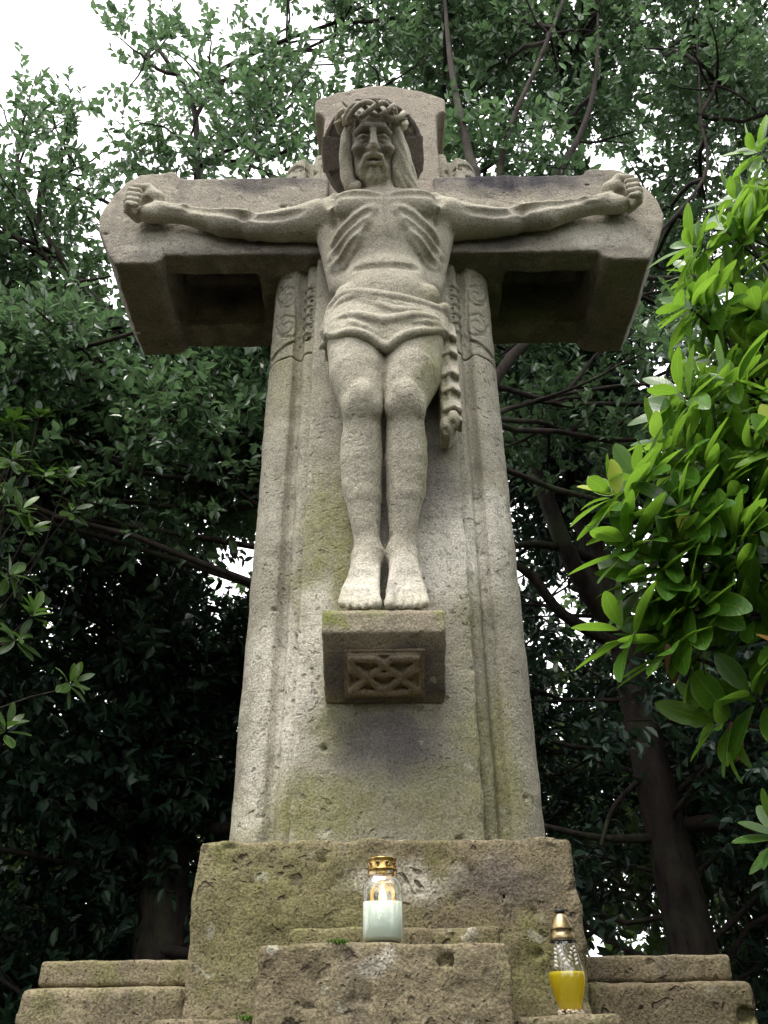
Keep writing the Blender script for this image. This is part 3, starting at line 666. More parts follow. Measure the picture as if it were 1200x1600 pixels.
for (x0, x1, sl_, xp) in ((.168, .2015, -.55, .2015), (.2015, .224, .8, .2015)):      # the free edge falls in tucked folds, each peaked in the middle
    def fn(X, Y, Z, x0=x0, x1=x1, sl_=sl_, xp=xp):
        d_ = poly_sdf(saw, *np.broadcast_arrays(Y+0*X, Z+sl_*(X-xp)+0*Y)); return np.maximum(d_*.75, np.maximum(x0-X, X-x1))
    g.put((x0, 1.88, 1.50), (x1, 1.96, 1.93), .003, fn)
g.ell((.178, 1.915, 1.525), (.020, .024, .030), .008); g.ell((.198, 1.905, 1.545), (.018, .022, .030), .006); g.ell((.196, 1.888, 1.515), (.009, .014, .016), .004, '-'); g.ell((.174, 1.897, 1.497), (.010, .015, .014), .004, '-')
idx, P = g.near(.010); g.F[idx] += (.0010*fbm(P*34, 3)).astype(np.float32)
sdf_obj('loincloth', g, M_fig, FG)
# --- hair
g = Grid((-.17, 1.60, 2.44), (.16, 1.98, 2.83), .0033)
he((0, .020, .030), (.083, .100, .098), .01, gg=g); he((0, -.088, -.055), (.052, .075, .105), .012, '-', gg=g)
def lock(P, r, nst, spread, ph=0.0):
    P = [np.array(p) for p in curve(P, 6)]
    for s_ in range(nst):
        a = 2*math.pi*s_/nst+ph; out = []
        for i, p in enumerate(P):
            tw = a+i*.16; w = spread*(.55+.6*i/len(P))
            out.append(p+np.array([math.cos(tw)*w, math.sin(tw)*w*.8, .3*math.sin(tw)*w+.003*math.sin(i*.8+a)]))
        rr = [r*(.8+.35*math.sin(math.pi*i/(len(P)-1))) for i in range(len(P))]
        g.tube(out, rr, .004)
lock([(-.098, 1.745, 2.700), (-.113, 1.758, 2.655), (-.117, 1.790, 2.600), (-.114, 1.822, 2.545), (-.104, 1.842, 2.498)], .0105, 5, .012)
lock([(-.104, 1.842, 2.505), (-.088, 1.836, 2.488), (-.080, 1.838, 2.500), (-.090, 1.838, 2.512)], .010, 2, .006)
lock([(.040, 1.742, 2.700), (.056, 1.755, 2.655), (.066, 1.790, 2.600), (.082, 1.830, 2.545), (.104, 1.868, 2.495)], .0115, 5, .015)
lock([(.052, 1.775, 2.705), (.073, 1.795, 2.650), (.088, 1.825, 2.59), (.104, 1.858, 2.54), (.118, 1.885, 2.500)], .0115, 4, .013, .5)
lock([(.034, 1.760, 2.66), (.048, 1.79, 2.60), (.060, 1.828, 2.54), (.078, 1.86, 2.49)], .010, 4, .011, .9)
lock([(-.088, 1.77, 2.68), (-.100, 1.80, 2.62), (-.102, 1.84, 2.56), (-.092, 1.87, 2.50)], .010, 4, .011, .3)
for j in range(9):
    a = -1.2+.3*j; htube([(.075*math.sin(a), -.085*math.cos(a)+.01, .075), (.085*math.sin(a), -.088*math.cos(a)+.012, .040), (.084*math.sin(a)*1.0, -.078*math.cos(a)+.02, .010)], .008, .006, gg=g) if abs(a) > .55 else None
idx, P = g.near(.010); g.F[idx] += (.0009*fbm(P*40, 3)).astype(np.float32)
sdf_obj('hair', g, M_fig, FG)
# --- crown of thorns
g = Grid((-.18, 1.58, 2.60), (.13, 1.96, 2.86), .0033)
for ph, rad, fr in ((0, .0092, 4), (2.2, .0092, 4), (4.0, .008, 5)):
    P = []
    for i in range(73):
        a = 2*math.pi*i/72; w = fr*a+ph
        rx = .097+.012*math.cos(w); P.append((rx*math.sin(a), .010-(rx+.014)*math.cos(a), (.066)+.006*math.cos(a)+.020*math.sin(w)))
    htube(P, rad, .002, gg=g)
for i in range(13):
    a = 2*math.pi*i/13+.1; n_ = np.array([math.sin(a), -math.cos(a), .5*math.cos(7*a)]); p = np.array([.104*math.sin(a), .010-.118*math.cos(a), .072+.02*math.sin(5*a)])
    hcap(p, p+n_*.020, .0055, .0025, .003, gg=g)
sdf_obj('crown_of_thorns', g, M_fig, FG)
del BODY, Bf

# ------------------------------------------------------------------ plinth, block, ledge and steps
def stone_block(name, lo, hi, mat, label, h=.007, amp=.0045, scale=11, pits=150, pr=(.005, .014), seed=0, rad=.007, parent=None):
    lo, hi = np.array(lo), np.array(hi)
    g = Grid(lo-.03, hi+.03, h); g.box(lo, hi, rad); g.rough(amp, scale, 5, seed, pits, pr); g.rough(amp*.55, scale*3.2, 3, seed+1)
    if parent is not None: return sdf_obj(name, g, mat, parent)
    c_ = ((lo[0]+hi[0])/2, (lo[1]+hi[1])/2, lo[2]); V, Q = g.mesh(1)
    o = link(name, mesh_np(name, V-np.array(c_), Q), mat); o.location = c_; o['label'] = label; o['category'] = 'stone step' if name == 'stone_step' else 'stone block'; o['group'] = {'stone_step': 'stone steps flanking the plinth', 'stone_ledge': 'ledges beside the front block'}.get(name, 'blocks in front of the plinth'); return o
stone_block('plinth', (-.389, 1.86, -.30), (.381, 2.56, .405), M_base, '', .007, .0042, 20, 600, (.003, .009), 41, .006, CR)
stone_block('stone_block', (-.220, 1.60, -.30), (.203, 1.795, .182), M_base, 'low pitted stone block in front of the plinth, carrying the lit candle', .006, .005, 12, 330, (.003, .009), 43, .006)
stone_block('stone_block', (-.190, 1.80, .079), (.211, 1.855, .232), M_base, 'narrow stone strip set between the plinth and the low front block', .006, .003, 12, 50, (.004, .010), 44, .006)
stone_block('stone_ledge', (.208, 1.64, -.30), (.382, 1.855, .078), M_base, 'small stone ledge at the right of the front block, under the yellow oil lamp', .006, .003, 12, 60, (.004, .012), 45, .006)
stone_block('stone_ledge', (-.391, 1.64, -.30), (-.225, 1.855, .076), M_base, 'small bare stone ledge at the left of the front block', .006, .003, 12, 60, (.004, .012), 46, .006)
stone_block('stone_step', (-.722, 1.92, GZ), (-.393, 2.80, .146), M_base, 'lower stone step on the left side of the plinth', .010, .0028, 24, 160, (.006, .016), 47, .006)
stone_block('stone_step', (-.706, 1.963, .149), (-.393, 2.80, .197), M_base, 'upper stone step on the left side of the plinth', .005, .0016, 26, 80, (.005, .013), 48, .006)
stone_block('stone_step', (.385, 1.92, GZ), (.711, 2.80, .146), M_base, 'lower stone step on the shaded right side of the plinth', .010, .0028, 24, 160, (.006, .016), 49, .006)
stone_block('stone_step', (.385, 1.963, .149), (.692, 2.80, .197), M_base, 'upper stone step on the shaded right side of the plinth', .005, .0016, 26, 80, (.005, .013), 50, .006)
stone_block('foundation', (-.392, 1.60, GZ), (.384, 2.56, -.303), M_base, '', .02, .004, 10, 0, seed=51, parent=CR)
# ------------------------------------------------------------------ small things on the stone
def tube_mesh(P, r, n=8, cap=True):
    P = np.array(P, float); m = len(P); r = np.full(m, r) if np.isscalar(r) else np.array(r, float)
    T = np.gradient(P, axis=0); T /= np.linalg.norm(T, axis=1)[:, None]+1e-9
    a = np.array([0, 0, 1.]) if abs(T[0][2]) < .9 else np.array([1., 0, 0])
    u = np.cross(T[0], a); u /= np.linalg.norm(u); V = []
    for i in range(m):
        u = u-T[i]*(u@T[i]); u /= np.linalg.norm(u)+1e-9; w = np.cross(T[i], u)
        for k in range(n):
            t_ = 2*math.pi*k/n; V.append(P[i]+r[i]*(math.cos(t_)*u+math.sin(t_)*w))
    F = [[i*n+k, i*n+(k+1) % n, (i+1)*n+(k+1) % n, (i+1)*n+k] for i in range(m-1) for k in range(n)]
    V.append(P[-1]+T[-1]*r[-1]*.5); F3 = [[(m-1)*n+k, (m-1)*n+(k+1) % n, m*n] for k in range(n)]
    return np.array(V), [np.array(F), np.array(F3)]
def lathe(prof, c, n=40, sq=2.0, close=True):
    """profile of (radius, height) turned about the vertical; sq > 2 gives a rounded-square plan"""
    V = []; 
    for r, z in prof:
        for k in range(n):
            a = 2*math.pi*k/n; ca, sa = math.cos(a), math.sin(a)
            q = (abs(ca)**sq+abs(sa)**sq)**(-1/sq) if sq != 2 else 1.
            V.append((c[0]+r*q*ca, c[1]+r*q*sa, c[2]+z))
    m = len(prof); F = [[i*n+k, i*n+(k+1) % n, (i+1)*n+(k+1) % n, (i+1)*n+k] for i in range(m-1) for k in range(n)]
    V = np.array(V); F = [np.array(F)]
    if close:
        V = np.vstack([V, [c[0], c[1], c[2]+prof[0][1]], [c[0], c[1], c[2]+prof[-1][1]]]); k0 = m*n
        F.append(np.array([[k0, (k+1) % n, k] for k in range(n)]+[[k0+1, (m-1)*n+k, (m-1)*n+(k+1) % n] for k in range(n)]))
    return V, F
t = NT('clear_glass'); M_glass = t.done(t.n('MixShader', {0: t.math('ADD', t.math('MULTIPLY', t.math('POWER', t.n('LayerWeight', {0: .5}).outputs['Facing'], 3.5), .6), .085), 1: t.n('BsdfTransparent', {0: (.97, .985, .975)}).outputs[0], 2: t.n('BsdfGlossy', {0: (1, 1, 1), 1: .04}).outputs[0]}))
t = NT('candle_wax'); M_wax = t.done(t.bsdf(Base_Color=(.50, .56, .47), Roughness=.5, Subsurface_Weight=.7, Subsurface_Radius=(.03, .022, .014), Subsurface_Scale=.6))
t = NT('yellow_lamp_oil')
M_oil = t.done(t.n('MixShader', {0: .72, 1: t.n('BsdfTransparent', {0: (.90, .74, .10)}).outputs[0], 2: t.n('MixShader', {0: .5, 1: t.bsdf(Base_Color=(.70, .64, .03), Roughness=.2).outputs[0], 2: t.n('BsdfTranslucent', {0: (.95, .72, .03)}).outputs[0]}).outputs[0]}))
t = NT('gold_lid'); pz = t.n('NewGeometry').outputs['Position']
M_gold = t.done(t.bsdf(Base_Color=t.mix(t.ramp(t.noise(pz, 90, 3), .4, .7), (.62, .42, .14), (.30, .17, .06)), Metallic=1., Roughness=.32))
t = NT('dark_metal'); M_dmet = t.done(t.bsdf(Base_Color=(.03, .028, .03), Metallic=.7, Roughness=.45))
t = NT('aged_brass'); pz = t.n('NewGeometry').outputs['Position']
M_brass = t.done(t.bsdf(Base_Color=t.mix(t.ramp(t.noise(pz, 70, 4), .4, .7), (.48, .37, .20), (.20, .14, .08)), Metallic=1., Roughness=.36))
t = NT('frosted_relief'); M_frost = t.done(t.bsdf(Base_Color=(.60, .55, .48), Roughness=.35))
t = NT('flame'); M_flame = t.done(t.n('Emission', {0: (1, .55, .12), 1: 4.}))
t = NT('dry_white_grit'); M_grit = t.done(t.bsdf(Base_Color=(.55, .47, .36), Roughness=.8))
cc = (-.009, 1.655, .1835)
CA = thing('grave_candle', 'white candle burning in a clear glass jar with a gold lid on the front block', 'candle', cc)
jar = [(.0, .0), (.028, .0), (.0345, .004), (.036, .012), (.036, .086), (.0345, .096), (.028, .106), (.0255, .110), (.0255, .118)]
V, F = lathe(jar, cc, 48, 3.6, False); obj('glass_jar', V, F, M_glass, CA)
wx = [(.0, .006), (.030, .006), (.0345, .012), (.0345, .067), (.032, .0675), (.022, .065), (.008, .0635), (.0, .063)]
V, F = lathe(wx, cc, 48, 3.6, False); obj('wax', V, F, M_wax, CA)
V, F = tube_mesh([(cc[0], cc[1], cc[2]+.064), (cc[0]+.0006, cc[1], cc[2]+.071)], .0009, 6); obj('wick', V, F, M_dmet, CA)
fl = [(.0, .066), (.0035, .068), (.0064, .074), (.0062, .080), (.0040, .089), (.0016, .098), (.0, .101)]
V, F = lathe(fl, cc, 16, 2., False); obj('flame', V, F, M_flame, CA)
pl = bpy.data.lights.new('candle_light', 'POINT'); pl.energy = .025; pl.color = (1, .55, .2); pl.shadow_soft_size = .005; po = bpy.data.objects.new('candle_light', pl); COL.objects.link(po); po.parent = CA; po.location = (0, 0, .085)
lid = [(.0262, .112), (.0268, .116), (.0262, .1225), (.0272, .1235), (.0272, .1255), (.0245, .1265), (.0238, .1275), (.0246, .142), (.0262, .1455), (.0262, .1470), (.0245, .1475), (.0235, .144), (.0228, .128), (.0245, .1205), (.0250, .112)]
lid = [(r, .112+(z-.112)*.84) for r, z in lid]; V, F = lathe(lid+[lid[0]], cc, 48, 2., False); LD = obj('gold_lid', V, F, M_gold, CA)
Vs, Fs, nv = [], [], 0
for k in range(9):                                                  # heart-shaped vents round the lid
    a = 2*math.pi*(k+.25)/9; nn = np.array([math.cos(a), math.sin(a), 0]); tt = np.array([-math.sin(a), math.cos(a), 0]); c_ = np.array(cc)+nn*.0246+np.array([0, 0, .1310])
    pts = []
    for i in range(15):
        q = 2*math.pi*i/14; pts.append(c_+tt*.0042*math.sin(q)**3*1.0+np.array([0, 0, .0042*(math.cos(q)-.36*math.cos(2*q)-.14*math.cos(3*q))]))
    V, F = tube_mesh(pts, .0007, 5); Vs.append(V); Fs += [f+nv for f in F]; nv += len(V)
    obj('vent_hole', np.vstack([[c_+nn*.0004+tt*.0034*math.sin(q)**3+np.array([0, 0, .0034*(math.cos(q)-.36*math.cos(2*q))]) for q in np.linspace(0, 2*math.pi, 12, endpoint=False)], [c_+nn*.0006-np.array([0, 0, .0005])]]),
        np.array([[i, (i+1) % 12, 12] for i in range(12)]), M_dmet, LD)
f4 = [f for f in Fs if f.shape[1] == 4]; f3 = [f for f in Fs if f.shape[1] == 3]
obj('vent_rim', np.vstack(Vs), [np.vstack(f4), np.vstack(f3)], M_gold, LD)

lc = (.310, 1.70, .0785)
LA = thing('oil_lamp', 'yellow oil lamp in tapered glass with a pointed brass cap on the right ledge', 'grave lamp', lc)
gl = [(.0, .008), (.018, .008), (.0205, .012), (.0215, .018), (.0255, .030), (.0305, .048), (.0318, .060), (.030, .074), (.026, .090), (.0215, .106), (.0195, .113), (.0205, .116), (.0205, .119)]
V, F = lathe(gl, lc, 44, 2.4, False); obj('glass_body', V, F, M_glass, LA)
oil = [(.0, .010), (.017, .0105), (.0192, .013), (.0203, .018), (.0243, .031), (.0292, .048), (.0305, .060), (.0298, .066), (.0, .0665)]
V, F = lathe(oil, lc, 44, 2.4, False); obj('oil', V, F, M_oil, LA)
cap = [(.0215, .116), (.0222, .118), (.0222, .124), (.0208, .126), (.0205, .127), (.0205, .133), (.0212, .1335), (.0206, .136), (.0185, .142), (.0150, .150), (.0108, .157), (.0090, .159), (.0, .1595)]
V, F = lathe(cap, lc, 40, 2., False); CP = obj('brass_cap', V, F, M_brass, LA)
cr_ = [(.0, .1595), (.0088, .1595), (.0090, .1655), (.0078, .1660), (.0074, .1620), (.0, .1618)]
V, F = lathe(cr_, lc, 24, 2., False); obj('dark_finial', V, F, M_dmet, CP)
for k in range(7):
    a = -math.pi/2+(k-3)*.62; nn = np.array([math.cos(a), math.sin(a), 0]); tt = np.array([-math.sin(a), math.cos(a), 0]); c_ = np.array(lc)+nn*.02075+np.array([0, 0, .130])
    st_ = [c_+(tt*math.sin(q)+np.array([0, 0, 1])*math.cos(q))*(.0026 if i % 2 == 0 else .0011) for i, q in enumerate(np.linspace(0, 2*math.pi, 10, endpoint=False))]
    obj('vent_hole', np.vstack([st_, [c_+nn*.0002]]), np.array([[i, (i+1) % 10, 10] for i in range(10)]), M_dmet, CP)
V, F = tube_mesh([(lc[0]+.0215*math.cos(a), lc[1]+.0215*math.sin(a), lc[2]+.1145) for a in np.linspace(0, 2*math.pi, 25)], .0013, 6); obj('neck_ring', V, F, M_dmet, CP)
V, F = tube_mesh([(lc[0]+.021, lc[1]-.008, lc[2]+.115), (lc[0]+.028, lc[1]-.014, lc[2]+.100), (lc[0]+.034, lc[1]-.014, lc[2]+.082), (lc[0]+.034, lc[1]-.004, lc[2]+.078)], .0006, 5); obj('wire_handle', V, F, M_dmet, LA)
def leafdot(c_, dr, L_, w_, nn):        # small raised leaf
    dr = dr/np.linalg.norm(dr); sd = np.cross(nn, dr); ring = [c_+dr*L_*math.cos(q)+sd*w_*math.sin(q) for q in np.linspace(0, 2*math.pi, 10, endpoint=False)]
    return np.vstack([ring, [c_+nn*.0013]]), np.array([[i, (i+1) % 10, 10] for i in range(10)])
def on_lamp(a, z):
    r = float(np.interp(z, [p[1] for p in gl[:11]], [p[0] for p in gl[:11]])); q = (abs(math.cos(a))**2.4+abs(math.sin(a))**2.4)**(-1/2.4)
    n_ = np.array([math.cos(a), math.sin(a), .25]); n_ /= np.linalg.norm(n_); return np.array([lc[0]+(r*q+.0004)*math.cos(a), lc[1]+(r*q+.0004)*math.sin(a), lc[2]+z]), n_
for s_, a0 in ((-1, -1.57-.42), (1, -1.57+.22)):                      # two pale sprigs on the glass
    Vs, Fs, nv = [], [], 0
    for j in range(5):
        for s2 in (-1, 1):
            p, n_ = on_lamp(a0+s2*(.10+.035*(4-j))*1.15+s_*.07*j, .076+.0066*j+.0016*s2); tt = np.array([-math.sin(a0), math.cos(a0), 0])
            V, F = leafdot(p, tt*s2*.8+np.array([0, 0, .55]), .0036-.0002*j, .0020, n_); Vs.append(V); Fs.append(F+nv); nv += len(V)
    obj('leaf_sprig', np.vstack(Vs), np.vstack(Fs), M_frost, LA)
V, F = lathe([(.0, .0), (.0165, .0), (.0175, .003), (.0165, .0075), (.0, .0078)], lc, 30); obj('base', V, F, M_dmet, LA)
gr = np.random.default_rng(4); Vs, Fs, nv = [], [], 0
for k in range(60):
    a = gr.uniform(-math.pi, 0); p = np.array(lc)+np.array([.0205*math.cos(a), .0205*math.sin(a)*1.0, gr.uniform(.002, .008)]); s_ = gr.uniform(.0018, .0032)
    V = p+s_*np.array([[1, 0, 0], [-1, .2, 0], [0, 1, .1], [.1, -1, 0], [0, .1, 1], [0, 0, -1]])*gr.uniform(.6, 1.3, (6, 3)); F = np.array([[0, 2, 4], [2, 1, 4], [1, 3, 4], [3, 0, 4], [2, 0, 5], [1, 2, 5], [3, 1, 5], [0, 3, 5]])
    Vs.append(V); Fs.append(F+nv); nv += 6
obj('wax_crumbs', np.vstack(Vs), np.vstack(Fs), M_grit, LA, smooth=False, kind='stuff')

# ------------------------------------------------------------------ trees
def unit(v): return v/(np.linalg.norm(v, axis=-1, keepdims=True)+1e-9)
def leaves_mesh(B, D, N, L, Wd, droop=.12):
    """folded pointed leaves: base, direction, normal, length, width arrays -> verts, quads"""
    D = unit(D); Sd = unit(np.cross(D, N)); Nn = np.cross(Sd, D); L = L[:, None]; Wd = Wd[:, None]
    f = .22
    P = [B, B+D*L*.30+Sd*Wd*.5+Nn*Wd*f*.6, B+D*L*.66+Sd*Wd*.44+Nn*(Wd*f*.6-L*droop*.35), B+D*L-Nn*L*droop, B+D*L*.66-Sd*Wd*.44+Nn*(Wd*f*.6-L*droop*.35), B+D*L*.30-Sd*Wd*.5+Nn*Wd*f*.6]
    V = np.stack(P, 1).reshape(-1, 3); i = np.arange(len(B))[:, None]*6
    return V, np.concatenate([i+np.array([0, 1, 2, 3]), i+np.array([0, 3, 4, 5])])
def crown_obj(P, D, tl, m, leaf, mat, parent, g, name='crown', spread=.9, tone=None, up=.8):
    """sprays of leaves on twigs starting at P along D"""
    n = len(P); D = unit(D)
    a = np.where(np.abs(D[:, 2:3]) < .9, np.array([[0, 0, 1.]]), np.array([[1., 0, 0]])); U = unit(np.cross(D, a)); Wv = np.cross(D, U)
    ln = tl*g.uniform(.6, 1.3, n); tone_t = g.random(n) if tone is None else tone
    Bs, Ds, Ns, Ls, Ws, Ts = [], [], [], [], [], []
    for j in range(m):
        ph = j*2.4+g.uniform(0, 6.28, n); t_ = (j+.6)/m
        rad = np.cos(ph)[:, None]*U+np.sin(ph)[:, None]*Wv
        Bs.append(P+D*(ln*t_)[:, None]+np.array([0, 0, -.06])*(ln*t_*t_)[:, None]); dd = D*(.35+.5*t_)+rad*spread+g.normal(0, .2, (n, 3)); Ds.append(dd)
        Ns.append(np.array([0, 0, up])+D*.5+g.normal(0, .38, (n, 3)))
        L = leaf[0]*g.uniform(.65, 1.25, n); Ls.append(L); Ws.append(L*leaf[1]*g.uniform(.8, 1.2, n)); Ts.append(np.clip(tone_t*.7+g.random(n)*.35-.02, 0, 1))
    V, Q = leaves_mesh(*[np.concatenate(x) for x in (Bs, Ds, Ns, Ls, Ws)])
    o = obj(name, V, Q, mat, parent, smooth=False, kind='stuff')
    at_ = o.data.attributes.new('leaf_tone', 'FLOAT', 'POINT'); at_.data.foreach_set('value', np.repeat(np.concatenate(Ts), 6).astype(np.float32))
    # the twigs themselves: thin three-sided stems
    R0 = .0028; V = np.concatenate([np.stack([P+R0*(math.cos(q)*U+math.sin(q)*Wv) for q in (0, 2.1, 4.2)], 1), (P+D*ln[:, None]+np.array([0, 0, -.06])*ln[:, None])[:, None]], 1).reshape(-1, 3)
    i = np.arange(n)[:, None]*4; F = np.concatenate([i+np.array([0, 1, 3]), i+np.array([1, 2, 3]), i+np.array([2, 0, 3])])
    obj('twigs', V, F, M_bark, parent, kind='stuff')
    return o
def blob_pts(g, blobs):
    P, D = [], []
    for (x, y, z, rx, ry, rz, n) in blobs:
        v = unit(g.normal(size=(n, 3))); r = g.random((n, 1))**.45; p = v*r*np.array([rx, ry, rz])
        # clumps: pull twigs towards sub-centres so the crown breaks into masses and gaps
        k = max(3, n//45); C = unit(g.normal(size=(k, 3)))*g.random((k, 1))**.4*np.array([rx, ry, rz])
        j = np.argmin(((p[:, None]-C[None])**2).sum(2), 1); p = p+(C[j]-p)*g.uniform(.25, .6, (n, 1))
        P.append(p+np.array([x, y, z])); D.append(v*.8+g.normal(0, .45, (n, 3))+np.array([0, -.15, .35]))
    return np.concatenate(P), np.concatenate(D)
def bent(a, b, n=6, sag=.12, g=rng):
    a, b = np.array(a, float), np.array(b, float); L = np.linalg.norm(b-a); o = g.normal(0, sag*L*.5, 3); P = []
    for i in range(n+1):
        t_ = i/n; P.append(a+(b-a)*t_+o*math.sin(math.pi*t_)+g.normal(0, .012*L, 3)*(0 < i < n))
    return P
def tree(name, label, cat, base, stems, limbs, blobs, leaf, mat, g, twig=(.26, 12), spread=.9, group='trees behind the cross', nsub=5):
    T = thing(name, label, cat, base, group)
    for P, r in stems:
        P = curve([np.array(p) for p in P], 5); V, F = tube_mesh(P, np.interp(np.linspace(0, 1, len(P)), np.linspace(0, 1, len(r)), r), 12); obj('trunk', V, F, M_bark, T)
    for P, r in limbs:
        P = curve([np.array(p) for p in P], 4); V, F = tube_mesh(P, np.interp(np.linspace(0, 1, len(P)), np.linspace(0, 1, len(r)), r), 8); obj('branch', V, F, M_bark, T)
    pts = np.concatenate([np.array(curve([np.array(p) for p in P], 5)) for P, r in stems])
    Vs, F4, F3, nv = [], [], [], 0
    for (x, y, z, rx, ry, rz, n) in blobs:
        c_ = np.array([x, y, z]); dd = np.linalg.norm(pts-c_, axis=1)+np.maximum(pts[:, 2]-z+.4, 0)*1.5; a = pts[np.argmin(dd)]
        todo = [(bent(a, c_, 6, .15, g), .017, .010)]
        for _ in range(nsub):
            e = c_+unit(g.normal(size=3))*np.array([rx, ry, rz])*.85; s_ = todo[0][0][g.integers(3, 7)]
            todo.append((bent(s_, e, 5, .12, g), .011, .004))
        for P, r0, r1 in todo:
            V, F = tube_mesh(P, np.linspace(r0, r1, len(P)), 5); Vs.append(V); F4.append(F[0]+nv); F3.append(F[1]+nv); nv += len(V)
    if Vs: obj('small_branches', np.vstack(Vs), [np.vstack(F4), np.vstack(F3)], M_bark, T, kind='stuff')
    P, D = blob_pts(g, blobs); crown_obj(P, D, twig[0], twig[1], leaf, mat, T, g, spread=spread)
    return T
def fill(g, n, x, y, z, r, per):    # n blobs scattered in a box, each with per twigs
    return [(g.uniform(*x), g.uniform(*y), g.uniform(*z), r*g.uniform(.7, 1.3), r*g.uniform(.7, 1.2), r*g.uniform(.6, 1.1), int(per*g.uniform(.7, 1.3))) for _ in range(n)]
#TREES
g1 = np.random.default_rng(11)
tree('evergreen_tree', 'large dark tree with a leaning brown trunk right of the cross', 'tree', (1.6, 5, GZ),
     [([(1.62, 5, GZ), (1.60, 5, .0), (1.58, 5, .51), (1.55, 5, 1.11), (1.53, 5.05, 1.79), (1.53, 5.1, 2.32), (1.45, 5.2, 3.09), (1.43, 5.3, 4.01), (1.49, 5.5, 5.12), (1.5, 5.6, 6.1)], [.18, .155, .13, .115, .105, .10, .09, .07, .05, .03])],
     [([(1.53, 5.1, 2.32), (1.25, 4.9, 2.68), (1.08, 4.8, 3.26), (.98, 4.8, 4.1), (.91, 4.8, 4.8)], [.075, .06, .055, .045, .03]), ([(1.45, 5.2, 3.09), (1.67, 5.2, 3.47), (1.99, 5.2, 3.99), (2.39, 5.2, 4.83)], [.06, .05, .04, .02]),
      ([(1.53, 5.1, 2.25), (1.12, 4.9, 2.4), (.93, 4.8, 2.62), (.7, 4.7, 2.75)], [.045, .035, .03, .02]), ([(1.46, 5.15, 2.9), (1.22, 4.9, 2.87), (.93, 4.8, 2.86), (.75, 4.8, 2.8)], [.04, .03, .025, .015]),
      ([(1.55, 5, 1.08), (1.16, 4.9, 1.06), (.82, 4.7, 1.08)], [.03, .02, .015]), ([(1.58, 5, 1.11), (1.77, 4.9, 1.14), (2.01, 4.7, 1.01), (2.3, 4.6, .9)], [.045, .04, .03, .02]), ([(1.54, 5, 1.47), (1.26, 4.9, 1.23), (1.13, 4.8, 1.0)], [.018, .014, .010])],
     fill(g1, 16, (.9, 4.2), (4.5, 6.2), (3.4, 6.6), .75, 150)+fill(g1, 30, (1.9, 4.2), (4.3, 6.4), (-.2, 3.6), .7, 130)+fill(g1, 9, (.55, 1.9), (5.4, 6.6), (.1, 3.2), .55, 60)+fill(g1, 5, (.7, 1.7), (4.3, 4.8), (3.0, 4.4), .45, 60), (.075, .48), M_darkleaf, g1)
g2 = np.random.default_rng(12)
tree('holly_tree', 'glossy holly of thin upright stems behind the right arm of the cross', 'tree', (.3, 3.2, GZ),
     [([(.25, 3.1, GZ), (.28, 3.0, 1.5), (.38, 2.95, 3.0), (.5, 2.9, 3.94), (.49, 2.9, 4.13), (.45, 2.95, 4.85), (.44, 3.0, 5.57), (.45, 3.0, 6.7)], [.06, .05, .036, .030, .026, .020, .016, .006]),
      ([(.32, 3.15, GZ), (.33, 3.05, 1.5), (.46, 3.0, 3.0), (.66, 3.0, 4.19), (.77, 3.0, 4.66), (.96, 3.0, 5.2), (1.24, 3.0, 6.03), (1.5, 3.0, 6.8)], [.05, .04, .025, .018, .016, .014, .011, .005]),
      ([(.36, 3.2, GZ), (.38, 3.1, 1.5), (.50, 3.1, 2.9), (.85, 3.1, 3.7), (1.02, 3.1, 4.29), (1.19, 3.1, 4.68), (1.32, 3.1, 5.08), (1.42, 3.1, 5.58), (1.54, 3.1, 6.4)], [.05, .045, .036, .030, .022, .018, .015, .012, .005]),
      ([(.30, 3.3, GZ), (.36, 3.25, 1.5), (.55, 3.3, 2.9), (1.3, 3.3, 3.7), (1.95, 3.3, 4.52), (2.07, 3.3, 5.18), (2.21, 3.3, 5.93), (2.3, 3.3, 6.6)], [.05, .045, .03, .014, .010, .009, .008, .004])], [],
     fill(g2, 16, (.15, 3.2), (3.3, 4.2), (4.2, 7.0), .6, 80)+fill(g2, 7, (.1, 2.6), (2.9, 3.6), (5.4, 6.8), .5, 58)+fill(g2, 8, (.7, 2.9), (3.4, 4.3), (2.6, 4.3), .5, 97)+fill(g2, 12, (1.4, 3.6), (3.2, 4.4), (4.6, 7.2), .65, 85)+fill(g2, 5, (.1, 1.6), (3.2, 4.0), (6.2, 7.2), .55, 78), (.064, .5), M_holly, g2)
g3 = np.random.default_rng(13)
